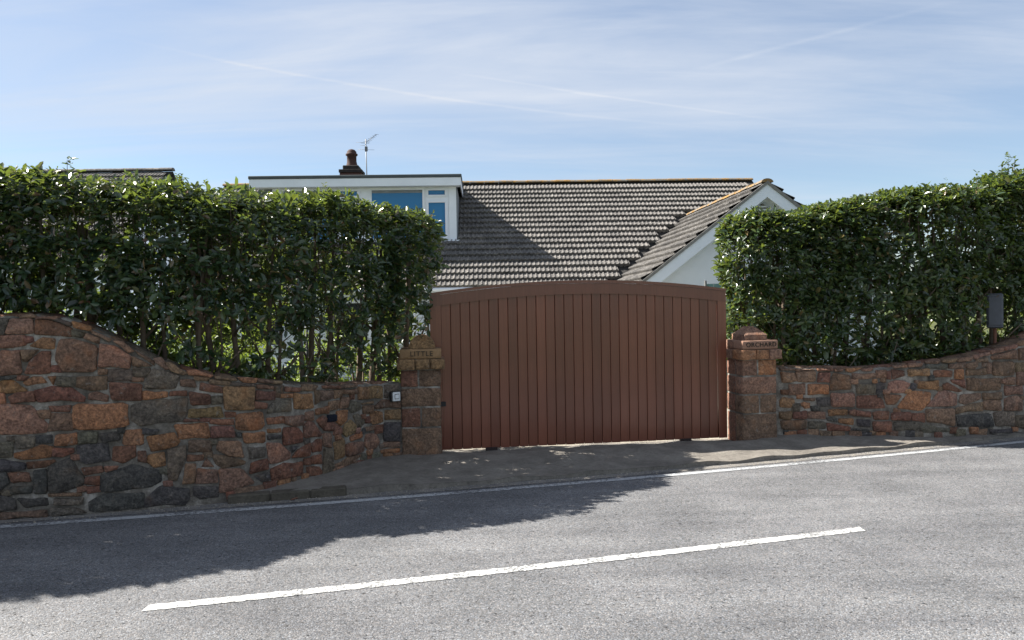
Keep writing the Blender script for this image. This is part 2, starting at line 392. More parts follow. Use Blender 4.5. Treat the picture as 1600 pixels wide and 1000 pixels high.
M['rust'] = m_flat('rusty_post', (.16, .07, .045), .85, var=.35, sc=10, bump=.4)
M['white_plastic'] = m_flat('white_plastic', (.62, .64, .66), .4, var=.05)
M['black_plastic'] = m_flat('black_plastic', (.018, .018, .02), .5)
M['bark'] = m_flat('bark', (.135, .105, .08), .95, .2, var=.4, sc=12, bump=.8, bsc=30)
M['soil'] = m_flat('garden_ground', (.075, .085, .035), 1.0, .1, var=.4, sc=.8, bump=.5, bsc=8)
M['grass'] = m_flat('grass_land', (.07, .09, .035), 1.0, .1, var=.35, sc=.2, bump=.5, bsc=4)
M['letter'] = m_flat('carved_letter_shadow', (.03, .025, .02), .9)
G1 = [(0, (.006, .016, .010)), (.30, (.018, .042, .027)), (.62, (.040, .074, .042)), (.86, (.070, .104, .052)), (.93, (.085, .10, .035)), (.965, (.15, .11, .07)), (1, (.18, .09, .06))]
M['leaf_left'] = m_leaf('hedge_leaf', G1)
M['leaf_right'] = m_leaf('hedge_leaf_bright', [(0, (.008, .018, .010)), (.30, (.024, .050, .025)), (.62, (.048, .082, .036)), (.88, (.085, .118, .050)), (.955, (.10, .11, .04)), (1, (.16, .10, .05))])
M['leaf_garden'] = m_leaf('garden_leaf', [(0, (.06, .10, .02)), (.6, (.13, .19, .03)), (1, (.24, .28, .05))], (.45, .55, .06), .45, .4)

# ================================================================ ground, road, kerb
def kerb_y(x):
    if x < -12: return kerb_y(-12) + (x + 12) * (.268 - .144)
    if x > 12: return kerb_y(12) + (x - 12) * (.268 + .144)
    return 8.15 + .268 * x + .006 * x * x
def strip(name, xs, lo, hi, z, m, ny=1):
    V, Fc = [], []
    for x in xs:
        for j in range(ny + 1):
            y = lo(x) + (hi(x) - lo(x)) * j / ny; V.append((x, y, z(x, y) if callable(z) else z))
    for i in range(len(xs) - 1):
        for j in range(ny):
            a = i * (ny + 1) + j; Fc.append((a, a + ny + 1, a + ny + 2, a + 1))
    return mesh(name, V, Fc, m)
XS = [-300, -120, -60, -30, -18] + [x * .5 for x in range(-24, 25)] + [18, 30, 60, 120, 300]
g = mesh('ground', [(-900, -900, -.06), (900, -900, -.06), (900, 1200, -.06), (-900, 1200, -.06)], [(0, 1, 2, 3)], M['grass']); tag(g, 'rough grassy land all around the road and gardens', 'ground', kind='structure')
o = strip('road', XS, lambda x: kerb_y(x) - 5.5, lambda x: kerb_y(x) - .14, 0.0, M['asphalt']); tag(o, 'grey asphalt road with pale chippings in front of the gate', 'road', kind='structure')
o = strip('gutter', XS, lambda x: kerb_y(x) - .15, lambda x: kerb_y(x) + .06, 0.004, M['gutter']); tag(o, 'dusty gutter strip between edge line and kerb', 'gutter', kind='structure')
o = strip('road_edge_line', [x * .5 for x in range(-24, 25)], lambda x: kerb_y(x) - .325, lambda x: kerb_y(x) - .225, 0.004, M['edge_paint']); tag(o, 'thin worn white line along the road edge', 'road marking', kind='structure')
for a, b_, lab in ((-2.37, 2.85, 'long white dash in the middle of the road'), (-10.2, -5.0, 'white centre dash further left along the road'), (5.5, 10.7, 'white centre dash further right along the road')):
    xs = [a + (b_ - a) * i / 150 for i in range(151)]
    jit = lambda x, k: .004 * math.sin(x * 61 + k) + .004 * math.sin(x * 137 + 2 * k) + .003 * math.sin(x * 251 - k)
    o = strip('road_centre_line', xs, lambda x: kerb_y(x) - .27 - 2.42 - .054 + jit(x, 1), lambda x: kerb_y(x) - .27 - 2.42 + .054 + jit(x, 4), 0.004, M['paint']); tag(o, lab, 'road marking', kind='structure')
o = strip('far_verge', XS, lambda x: kerb_y(x) - 9.0, lambda x: kerb_y(x) - 5.45, 0.03, M['kerb']); tag(o, 'pavement on the near side of the road', 'pavement', kind='structure')

GA = R(8.3); GD = Vector((math.cos(GA), math.sin(GA), 0)); GP = Vector((-.91, 9.73, 0))       # gate line
def gate_y(x): return GP.y + (x - GP.x) * math.tan(GA)
def sm(t): t = min(1, max(0, t)); return t * t * (3 - 2 * t)
def apron_z(x, y):
    kh = .078 - .03 * sm((x + 1.8) / 1.4)
    z = kh + (.105 - kh) * sm((y - kerb_y(x)) / .9)
    if -1.2 < x < 3.2: z -= .075 * sm((y - (gate_y(x) - .55)) / .5) 
    return z + .008 * math.sin(x * 5.1 + y * 3.3) + .006 * math.sin(x * 11.3 - y * 9.1)
xs = [-2.78 + i * .08 for i in range(123)]
V, Fc = [], []; NY = 26
for x in xs:
    ky = kerb_y(x) + .012 * math.sin(x * 9) * (1 if x > -1.6 else .2); V.append((x, ky + .002, -.03)); V.append((x, ky + .003, apron_z(x, ky) - .002))
    for j in range(NY + 1):
        y = ky + (max(gate_y(x), ky + .9) + .12 - ky) * j / NY; V.append((x, y, apron_z(x, y)))
for i in range(len(xs) - 1):
    for j in [0] + list(range(2, NY + 2)):
        a = i * (NY + 3) + j; Fc.append((a, a + NY + 3, a + NY + 4, a + 1))
o = mesh('pavement', V, Fc, M['apron'], None, True); tag(o, 'rough worn concrete apron between kerb and gate', 'pavement', kind='structure')
# raised kerb stones beside the left wall
ks = empty('kerb', (0, 0, 0), 0, 'short run of raised brown kerb stones against the left wall', 'kerb'); ks['kind'] = 'structure'
kx = -2.80
for ln in (.40, .38, .36):
    bm = bmesh.new(); add_box(bm, 0, ln - .008, -.03, .10, -.04, .085, .012)
    a = math.atan(.268 + .012 * kx)
    ob = bm_obj('kerb_stone', bm, M['kerb'], ks); ob.location = (kx, kerb_y(kx), 0); ob.rotation_euler = (0, 0, a); kx += ln * math.cos(a)
# drive behind the gate
o = mesh('driveway', [(-1.6, 9.72, .012), (3.9, 10.5, .012), (3.4, 19.5, .012), (-1.8, 19.5, .012)], [(0, 1, 2, 3)], M['drive']); tag(o, 'pale sunlit drive behind the gate', 'driveway', kind='structure')
gy = lambda x: (9.6 if -1.6 < x < 3.9 else kerb_y(x) + .25)
o = strip('garden', [-40, -20, -12, -8, -5, -3, -2.4, -1.9, -1.5, 3.6, 4.5, 6, 8, 12, 20, 40], lambda x: (kerb_y(x) + (.2 if x < -2.5 or x > 4 else 1.6)), lambda x: 60, -0.01, M['soil']); tag(o, 'garden ground behind the stone walls', 'garden', kind='structure')

# ================================================================ stone walls
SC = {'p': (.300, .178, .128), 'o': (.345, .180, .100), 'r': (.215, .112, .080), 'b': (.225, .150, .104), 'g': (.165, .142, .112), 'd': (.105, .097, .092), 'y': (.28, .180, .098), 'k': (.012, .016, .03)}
LEFT = Path([(-9.0, 6.2), (-7.0, 6.55), (-5.6, 6.84), (-4.74, 7.02), (-4.01, 7.15), (-3.2, 7.36), (-2.68, 7.58), (-2.33, 7.92), (-2.03, 8.38), (-1.83, 8.78), (-1.63, 9.13), (-1.34, 9.29)])
RIGHT = Path([(3.40, 10.14), (4.2, 10.12), (4.97, 10.07), (5.6, 10.08), (6.33, 10.2), (6.95, 10.38), (8.5, 10.86), (10.5, 11.5)])
TOPL = [(-.1, 1.84), (3.6, 1.86), (4.39, 1.88), (4.56, 1.88), (4.7, 1.88), (4.88, 1.86), (4.99, 1.83), (5.12, 1.77), (5.28, 1.69), (5.42, 1.6), (5.56, 1.51), (5.69, 1.44), (5.86, 1.37), (6.0, 1.32), (6.23, 1.25), (6.41, 1.22), (6.62, 1.19), (6.9, 1.14), (7.14, 1.1), (7.41, 1.07), (8.06, 1.01), (8.69, 0.97), (8.9, .97)]
TOPR = [(-.1, 1.0), (0.1, 1.0), (0.85, 0.98), (1.22, 0.97), (1.61, 1.0), (2.03, 1.04), (2.47, 1.07), (2.73, 1.11), (2.98, 1.16), (3.21, 1.19), (3.43, 1.23), (3.55, 1.27), (4.2, 1.5), (5.0, 1.72), (7.4, 1.75)]
# outlines of the stones on the wall face: colour key, then distance along the wall and height in cm
STONES_L = """
g 439 184 447 184 443 171 439 171
p 449 184 466 184 467 171 444 171
r 470 183 481 182 499 175 499 167 469 170
g 500 173 511 170 508 166 500 168
b 513 169 522 165 522 160 511 165
p 457 187 464 188 470 186 466 185 457 185
p 471 186 488 186 486 183 471 184
g 488 184 499 180 498 177 486 183
o 501 181 515 176 515 172 503 175
p 517 172 533 164 530 162 518 169
p 535 162 543 160 552 152 547 151
b 554 152 569 142 569 138 557 148
p 439 169 459 169 460 160 439 158
r 460 168 466 167 467 163 461 162
o 475 166 485 165 484 156 464 159
p 439 155 456 155 456 134 438 133
b 457 155 471 155 462 146 458 146
r 473 153 481 153 481 134 459 134 465 146
b 490 164 500 164 521 157 519 134 492 135 486 147
p 524 159 536 156 549 147 548 136 522 138
r 483 140 488 140 491 134 482 135
r 454 132 462 131 458 128 453 128
o 466 130 472 130 477 125 461 123 458 126
g 487 130 502 129 502 121 486 122
o 479 130 485 130 483 123
b 504 129 528 129 528 117 515 117 503 120
p 522 136 529 135 528 131 522 131
g 530 135 550 134 550 124 530 124
b 551 147 568 137 552 138
g 552 137 566 135 564 127 552 128
p 551 127 560 126 559 123 551 123
r 531 123 558 120 558 105 533 107
o 438 127 448 128 461 118 445 117 438 118
r 467 118 483 121 498 119 509 110 508 106 470 107
r 446 113 453 116 465 117 467 108 448 107
o 437 116 441 116 442 108 437 107
p 514 113 520 114 529 111 528 105 513 108
d 438 132 452 131 446 129 438 129
g 569 134 580 131 591 126 587 115 561 116 563 124
b 570 144 576 144 583 134 579 134 572 140
b 580 140 585 139 599 129 594 128 585 132
o 599 131 607 131 621 126 619 124 601 127
b 623 125 641 123 643 119 625 122
o 645 122 663 120 661 116 651 117
b 664 120 679 116 679 114 665 116
b 682 116 690 115 690 112 681 113
b 593 123 604 122 606 115 593 117
b 605 126 618 124 616 121 606 122
b 619 122 638 119 635 115 619 118
r 611 119 629 114 630 108 610 112
g 639 118 660 115 660 112 639 115
o 560 114 580 112 580 107 560 105
r 584 112 597 112 597 107 583 108
r 600 111 618 107 618 98 602 98
y 631 114 660 112 659 90 632 92
r 663 108 682 105 681 97 662 99
p 664 114 680 111 679 108 664 110
g 620 105 629 105 629 98 620 98
y 600 94 627 95 630 84 599 86
r 661 97 673 94 671 89 659 91
b 682 110 690 110 690 99 682 100
p 437 106 446 106 464 103 477 86 475 79 436 79
r 479 103 497 103 495 97 481 98
b 481 96 498 95 499 80 477 80
o 500 104 545 103 546 81 500 80
g 550 101 573 104 598 105 597 91 594 83 557 81 549 87
g 450 76 466 75 464 66 451 65
d 467 76 480 76 480 69 468 69
o 485 76 502 77 502 67 483 66
g 503 77 519 77 518 67 503 67
d 521 75 537 76 538 69 525 67
o 543 77 558 77 558 63 541 64
d 559 78 573 76 567 72 559 73
o 562 70 585 72 590 64 587 60 566 56
o 586 80 615 80 617 65 591 66
g 436 71 448 71 446 58 436 58
o 449 61 458 62 470 67 481 65 479 56 455 55 449 57
r 481 64 498 63 498 59 489 56 480 57
d 501 65 527 66 529 50 510 48 504 51
r 533 62 551 62 551 52 541 47 532 50
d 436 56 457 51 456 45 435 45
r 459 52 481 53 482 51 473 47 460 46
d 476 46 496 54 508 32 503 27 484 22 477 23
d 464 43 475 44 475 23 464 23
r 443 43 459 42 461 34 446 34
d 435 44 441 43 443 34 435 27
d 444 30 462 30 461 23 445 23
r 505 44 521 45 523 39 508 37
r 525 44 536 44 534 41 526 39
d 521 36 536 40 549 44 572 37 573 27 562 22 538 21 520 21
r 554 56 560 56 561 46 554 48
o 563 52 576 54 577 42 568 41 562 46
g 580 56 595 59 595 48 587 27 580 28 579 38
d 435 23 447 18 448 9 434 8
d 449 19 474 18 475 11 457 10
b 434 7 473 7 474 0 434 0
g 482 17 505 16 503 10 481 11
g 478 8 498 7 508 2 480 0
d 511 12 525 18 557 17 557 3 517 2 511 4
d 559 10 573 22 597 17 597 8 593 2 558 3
b 477 22 503 21 503 18 477 19
r 509 35 520 35 520 27 508 29
r 509 26 520 26 520 21 510 20
r 596 85 606 84 607 82 595 82
r 610 85 619 84 617 81 609 82
r 620 83 639 82 639 76 618 79
r 619 76 638 74 640 64 619 65
o 642 86 667 86 669 73 665 69 642 71
r 632 89 641 88 641 84 633 84
o 648 67 669 66 669 55 650 57
d 642 68 646 67 646 63 643 64
b 599 64 618 62 618 52 599 53
p 625 61 645 59 648 43 634 47 624 53
b 619 49 633 45 649 39 648 36 629 35 623 39
r 598 50 612 49 610 44 597 44
b 614 45 620 37 610 38
b 595 41 604 40 602 23 592 23
b 606 36 623 33 623 21 604 22
b 625 34 646 31 658 16 636 11 625 11
d 602 19 623 17 623 7 608 7 602 11
g 653 52 669 50 668 41 655 41
r 656 36 671 38 672 28 654 26
d 658 22 673 23 672 16 666 17
g 683 96 700 95 700 83 673 84 677 92
o 705 101 728 98 730 83 705 85
o 688 102 702 101 701 97 689 98
r 695 109 713 106 711 102 694 104
g 682 111 692 110 691 102 683 104
b 718 109 737 106 732 101 714 103
b 733 100 739 100 738 89 733 87
b 741 100 760 98 760 90 740 89
b 762 98 776 97 775 90 762 89
b 779 97 802 96 803 90 781 92
y 806 97 823 95 823 82 805 83
y 826 95 845 94 845 80 825 82
g 849 95 865 94 865 87 855 87 853 80 848 81
r 746 105 771 102 771 99 746 102
b 772 103 802 100 801 98 772 99
o 673 79 691 79 692 72 674 73
b 693 78 716 77 715 67 705 67 693 71
b 719 79 730 79 730 70 719 71
o 734 81 752 82 752 74 734 75
b 754 86 770 86 768 77 754 77
b 774 89 787 87 784 77 771 77
g 792 83 808 79 808 71 794 70 787 74
b 810 78 831 78 831 75 813 76
b 813 74 831 73 830 64 814 65
b 834 71 846 78 866 75 867 67 838 68
k 751 72 764 71 764 64 751 65
o 766 74 784 73 782 63 772 58 764 64
o 827 64 836 65 844 63 845 52 831 51 827 55
r 816 61 825 60 825 53 818 54
y 849 65 867 65 867 53 848 54
g 795 65 804 66 816 55 807 50 802 52
y 779 57 790 61 800 53 798 46 782 44 776 49
r 763 61 774 54 774 48 759 49
r 748 64 760 63 758 54 744 57
r 734 69 745 72 749 68 743 59
r 717 66 723 69 729 67 741 53 738 51 717 53
r 691 67 708 64 713 58 713 49 691 49
o 673 68 687 67 687 63 674 64
d 673 62 688 60 687 57 674 57
p 744 53 755 51 756 36 744 40
d 847 50 867 49 866 27 846 29
b 816 49 833 49 831 44 818 44
r 834 48 846 48 844 39 834 39
p 818 40 834 38 840 28 834 22 822 22 815 29
o 788 42 810 45 810 38 791 37
y 760 40 775 43 778 38 777 23 761 22
b 780 35 811 33 811 22 782 21
o 842 18 865 18 864 13 842 14
b 846 27 865 26 865 20 846 21
p 672 54 686 51 698 40 697 34 674 33
r 700 35 708 41 724 47 723 33 712 34
r 727 44 734 48 741 47 741 35 727 36
d 699 46 708 45 701 40
r 726 31 739 31 740 21 725 24
r 716 30 723 30 723 23 716 25
r 676 27 690 30 713 28 713 14 695 15 676 16
r 719 21 736 18 740 13 740 8 721 12
g 744 36 756 34 758 13 753 10 742 10
b 760 16 785 19 810 19 808 17 785 11 761 13
d 660 23 673 24 674 17 665 18
"""
STONES_R = """
p 14 94 31 92 34 82 16 80
p 34 94 59 94 58 81 36 81
r 64 92 78 92 77 80 62 80
b 84 91 104 88 105 70 79 69 79 81
b 108 91 136 91 137 86 122 84 107 84
p 138 94 150 94 149 85 138 85
r 151 92 156 93 156 83 151 84
r 158 95 173 93 173 87 159 83
p 25 77 45 78 45 64 25 64
o 50 77 75 76 76 64 50 63
r 14 70 24 70 22 64 15 65
y 13 56 17 60 30 58 31 52 26 47 13 48
o 39 51 44 53 51 52 51 46 45 46
b 42 59 58 59 57 55 45 56
d 61 59 78 59 77 48 62 48
p 79 65 109 65 109 47 81 47
g 112 77 136 77 135 64 113 64
d 137 77 150 78 145 66 137 64
r 113 61 138 61 145 55 148 45 113 45
p 154 78 163 80 171 80 181 76 173 65 159 65 153 70
r 147 63 170 61 161 50 151 50
o 76 43 99 43 99 36 77 35
r 103 41 110 43 110 35 103 37
r 112 42 130 40 129 33 112 35
r 133 39 141 40 153 40 152 30 135 30
r 157 38 181 39 180 28 157 29
o 90 31 107 31 107 23 90 26
d 74 33 86 32 86 27 75 29
d 113 30 129 29 128 20 114 22
r 133 27 156 27 156 13 134 15
b 50 41 71 40 71 31 50 32
r 30 41 47 42 47 32 30 32
b 13 30 47 30 45 18 16 18
g 50 28 71 27 71 18 50 18
r 74 26 104 20 102 15 75 15
d 106 18 127 17 128 14 107 15
b 12 41 28 42 27 31 13 32
b 13 99 33 98 31 96 14 96
b 35 98 58 97 57 95 35 95
r 62 98 83 97 80 94 63 94
p 86 98 96 98 93 94 85 94
o 100 97 119 98 106 93 100 94
p 120 96 133 98 130 94 121 94
g 160 26 196 26 196 14 162 15
y 179 95 206 96 206 86 180 86
d 203 102 231 101 231 95 203 96
b 235 101 257 103 257 95 235 95
r 214 93 238 92 237 84 213 84
o 193 79 219 80 218 68 192 70
d 183 76 188 76 187 69 182 69
o 164 45 178 62 185 66 208 64 207 53 195 41
p 221 65 228 66 244 61 244 46 202 46 212 55
r 226 74 233 76 252 65 247 64 226 68
r 237 80 256 80 257 68 240 76
b 260 100 275 103 275 98 271 94 260 95
b 260 93 288 94 289 85 260 85
b 260 82 313 80 312 64 261 65
b 301 102 335 101 335 83 301 84
b 299 110 339 117 340 104 299 105
b 251 60 280 61 281 53 258 47 249 50
b 285 61 312 61 312 51 286 52
b 245 43 284 49 284 37 245 35
b 286 51 312 50 313 36 287 39
d 245 32 295 33 301 15 247 18
b 202 42 240 42 241 19 204 26
r 183 37 200 37 200 25 184 28
b 319 79 336 80 336 70 320 71
b 320 69 349 68 350 56 321 56
b 320 52 341 54 350 47 349 34 320 36
b 341 86 355 85 355 69 341 70
b 339 99 355 99 355 87 339 87
b 345 117 355 118 355 103 345 103
g 301 34 335 33 336 14 305 16
g 339 27 355 27 355 9 338 14
d 295 12 334 11 332 5 297 6
g 196 22 201 23 236 16 233 12 197 12
p 161 100 176 101 176 98 162 97
p 180 102 198 103 195 99 180 98
b 203 105 222 106 219 102 204 102
b 226 107 247 108 241 103 226 103
p 249 108 269 110 266 104 247 103
p 273 111 295 115 295 111 273 106
p 298 117 318 120 318 115 298 112
p 321 121 343 124 341 119 321 116
p 346 125 355 129 355 123 347 122
b 276 106 290 108 292 102 276 102
b 291 101 298 100 298 87 291 87
"""
def read(txt):
    out = []
    for ln in txt.strip().splitlines():
        f = ln.split(); a = [int(v) / 100 for v in f[1:]]; out.append((f[0], list(zip(a[0::2], a[1::2]))))
    return out
def poly_area(P): return .5 * sum(P[i][0] * P[(i + 1) % len(P)][1] - P[(i + 1) % len(P)][0] * P[i][1] for i in range(len(P)))
def round_poly(P, k=.22):
    """cut the corners and put a wobbling point on long sides"""
    out = []; n = len(P)
    for i in range(n):
        a, b_, c = np.array(P[i - 1]), np.array(P[i]), np.array(P[(i + 1) % n])
        out.append(b_ + (a - b_) * k); 
        out.append(b_ + (c - b_) * k)
        d = c - b_
        if np.hypot(*d) > .16:
            nn = np.array([-d[1], d[0]]); out.append(b_ + d * .5 + nn * random.uniform(-.035, .045))
    return out
def add_stone(path, key, P, parent, proud=None):
    if poly_area(P) < 0: P = P[::-1]
    c0 = sum(np.array(q) for q in P) / len(P); gr_ = .015
    P = [tuple(np.array(q) + (np.array(q) - c0) / max(np.hypot(*(np.array(q) - c0)), .01) * gr_) for q in P]
    Q = round_poly(P, random.uniform(.05, .11)); c = sum(Q) / len(Q); n = len(Q)
    size = math.sqrt(abs(poly_area(P))); pr = proud if proud is not None else random.uniform(.014, .034)
    V = []
    def put(q, d):
        x, y = path.off(q[0], d); V.append((float(x), float(y), float(q[1])))
    for q in Q: put(q, -.03)
    for q in Q:
        dl = np.hypot(*(q - c)); put(c + (q - c) * (1 - min(.12, .003 / max(dl, .01))), pr * random.uniform(.35, .7))
    for q in Q:
        dl = np.hypot(*(q - c)); put(c + (q - c) * (1 - min(.45, random.uniform(.010, .022) / max(dl, .01))), pr * random.uniform(.85, 1.15))
    put(c + np.array([random.uniform(-.1, .1) * size, random.uniform(-.1, .1) * size]), pr * random.uniform(.7, 1.35))
    Fc = []
    for r in range(2):
        for i in range(n):
            j = (i + 1) % n; Fc.append((r * n + i, r * n + j, (r + 1) * n + j, (r + 1) * n + i))
    for i in range(n): Fc.append((2 * n + i, 2 * n + (i + 1) % n, 3 * n))
    o = Vector(V[-1]); V = [tuple(Vector(v) - o) for v in V]
    ob = mesh('stone', V, Fc, M['stone'], parent, True); ob.location = o - Vector(parent.location)
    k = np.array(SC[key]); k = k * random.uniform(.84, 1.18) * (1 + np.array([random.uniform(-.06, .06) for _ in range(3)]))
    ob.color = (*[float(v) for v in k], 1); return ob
def build_wall(name, path, top, stones, label, extra):
    x0, y0 = path.at(path.len * .5); w = empty(name, (float(x0), float(y0), 0), 0, label, 'wall'); off = Vector(w.location)
    ts, tz = zip(*top); N_ = int(path.len / .05); ss = np.linspace(0, path.len, N_)
    V, Fc = [], []; TH = .36; rows = 10
    for s in ss:
        zt = float(np.interp(s, ts, tz)) - .022 + .006 * math.sin(s * 23) + .005 * math.sin(s * 51 + 1)
        ring = [(0.0, -.15 + (zt + .15) * j / rows) for j in range(rows)] + [(-.012, zt)]
        ring += [(-.10, zt + .022), (-.20, zt + .026), (-.30, zt + .012), (-TH, zt - .03), (-TH, -.15)]
        for d, z in ring:
            x, y = path.off(s, d + (.004 * math.sin(s * 37 + z * 29) + .003 * math.sin(s * 71 - z * 53) if d == 0 else 0)); V.append((float(x) - off.x, float(y) - off.y, z))
    k = rows + 6
    for i in range(N_ - 1):
        for j in range(k - 1): Fc.append((i * k + j, (i + 1) * k + j, (i + 1) * k + j + 1, i * k + j + 1))
    Fc.append(tuple(range(k))[::-1]); Fc.append(tuple((N_ - 1) * k + j for j in range(k)))
    mesh('mortar', V, Fc, M['mortar'], w, True)
    for key, P in stones: add_stone(path, key, P, w)
    # small pinning stones in the wide joints
    segs = [(np.array(P[i]), np.array(P[(i + 1) % len(P)]), P) for _, P in stones for i in range(len(P))]
    A0 = np.array([q[0] for q in segs]); A1 = np.array([q[1] for q in segs]); polys = [P for _, P in stones]; made = 0
    def inside(p, P):
        r = False
        for i in range(len(P)):
            (xa, ya), (xb, yb) = P[i - 1], P[i]
            if (ya > p[1]) != (yb > p[1]) and p[0] < (xb - xa) * (p[1] - ya) / (yb - ya) + xa: r = not r
        return r
    lo, hi = min(p[0] for P in polys for p in P), max(p[0] for P in polys for p in P); done = []
    for _ in range(4000):
        if made >= 36: break
        p = np.array([random.uniform(lo + .05, hi - .03), random.uniform(.06, 1.8)])
        if p[1] > np.interp(p[0], ts, tz) - .06: continue
        d = A1 - A0; t = np.clip(np.sum((p - A0) * d, 1) / (np.sum(d * d, 1) + 1e-9), 0, 1); dist = np.min(np.hypot(*(A0 + d * t[:, None] - p).T))
        if dist < .030 or any(np.hypot(*(p - q)) < .09 for q in done) or any(inside(p, P) for P in polys): continue
        r = min(dist, .07) - .006; w_ = r * random.uniform(1.0, 1.5); j = lambda: random.uniform(.75, 1.1)
        add_stone(path, random.choice('rbbgpod'), [(p[0] - w_ * j(), p[1] - r * j()), (p[0] + w_ * j(), p[1] - r * j()), (p[0] + w_ * j(), p[1] + r * j()), (p[0] - w_ * j(), p[1] + r * j())], w); done.append(p); made += 1
    s0, s1 = extra                                     # the stretch beyond the picture: plain random rubble
    z = .03
    while z < 1.8:
        h = random.uniform(.14, .27); s = s0 + random.uniform(0, .1)
        while s < s1 - .08:
            ln = min(random.uniform(.20, .50), s1 - s); zt = min(z + h, float(np.interp(s + ln / 2, ts, tz)) - .03)
            if zt - z > .05:
                j = lambda: random.uniform(-.018, .018)
                add_stone(path, random.choice('pprrrobbbggdd'), [(s + .012 + j(), z + .012 + j()), (s + ln - .012 + j(), z + .012 + j()), (s + ln - .012 + j(), zt - .012 + j()), (s + .012 + j(), zt - .012 + j())], w)
            s += ln
        z += h
    # coping stones bedded on the top
    s = .05
    while s < path.len - .25:
        ln = random.uniform(.16, .34); V = []; nn = 3
        for hz in (0, 1):
            for d in (-.045 - random.uniform(0, .02), -.19, -.31 - random.uniform(0, .03)):
                for a in (s + .012, s + ln - .012):
                    x, y = path.off(a, d); V.append((float(x) - off.x, float(y) - off.y, float(np.interp(a, ts, tz)) - .03 + hz * (.030 + (.016 if d == -.19 else 0) + random.uniform(-.006, .010))))
        Fc = [(6, 7, 9, 8), (8, 9, 11, 10), (0, 1, 7, 6), (4, 10, 11, 5), (0, 6, 8, 2), (2, 8, 10, 4), (1, 3, 9, 7), (3, 5, 11, 9)]
        ob = mesh('coping_stone', V, Fc, M['stone'], w, True); kk = np.array(SC[random.choice('pbbrg')]) * random.uniform(.8, 1.1); ob.color = (*[float(v) for v in kk], 1)
        s += ln
    return w
build_wall('stone_wall', LEFT, TOPL, read(STONES_L), 'taller brown rubble stone wall sweeping down from the left to the gate', (.1, 4.36))
build_wall('stone_wall', RIGHT, TOPR, read(STONES_R), 'low rubble stone wall on the right, rising towards the picture edge', (3.60, 6.8))

# ================================================================ gate pillars
def rough_block(bm, x0, x1, y0, y1, z0, z1, amp=.008, cut=3):
    b2 = bmesh.new(); vs = add_box(b2, x0, x1, y0, y1, z0, z1, .008)
    bmesh.ops.subdivide_edges(b2, edges=[e for e in b2.edges if e.calc_length() > .06], cuts=cut, use_grid_fill=True)
    bmesh.ops.recalc_face_normals(b2, faces=b2.faces[:]); b2.normal_update()
    cx_, cy_, cz_ = (x0 + x1) / 2, (y0 + y1) / 2, (z0 + z1) / 2; hx, hy, hz = (x1 - x0) / 2, (y1 - y0) / 2, (z1 - z0) / 2
    for v in b2.verts:
        q = Vector(((v.co.x - cx_) / hx, (v.co.y - cy_) / hy, (v.co.z - cz_) / hz)); a = sorted((abs(q.x), abs(q.y), abs(q.z)))
        inner = 1 - a[1] ** 4
        v.co += v.normal * (random.uniform(-.3, 1) * amp * (.35 + 1.2 * inner))
    me = bpy.data.meshes.new('t'); b2.to_mesh(me); b2.free(); bm.from_mesh(me); bpy.data.meshes.remove(me)
def block(name, x0, x1, y0, y1, z0, z1, key, parent, amp=.008, cut=3):
    bm = bmesh.new(); rough_block(bm, x0, x1, y0, y1, z0, z1, amp, cut); ob = bm_obj(name, bm, M['dressed' if name == 'name_stone' else 'stone'], parent, True)
    k = np.array(SC[key]) * random.uniform(.92, 1.08); ob.color = (*[float(v) for v in k], 1); return ob
def carve(txt, size, loc, parent):
    cu = bpy.data.curves.new('txt', 'FONT'); cu.body = txt; cu.size = size; cu.extrude = .004; cu.align_x = 'CENTER'; cu.align_y = 'CENTER'; cu.space_character = 1.12
    t = bpy.data.objects.new('txt', cu); COL.objects.link(t); bpy.context.view_layer.update()
    me = bpy.data.meshes.new_from_object(t.evaluated_get(bpy.context.evaluated_depsgraph_get())); bpy.data.objects.remove(t)
    me.name = 'lettering'; me.materials.clear(); ob = link('lettering', me, M['letter'], parent); ob.location = loc; ob.rotation_euler = (R(90), 0, 0); return ob
W_ = .47; DP = .44
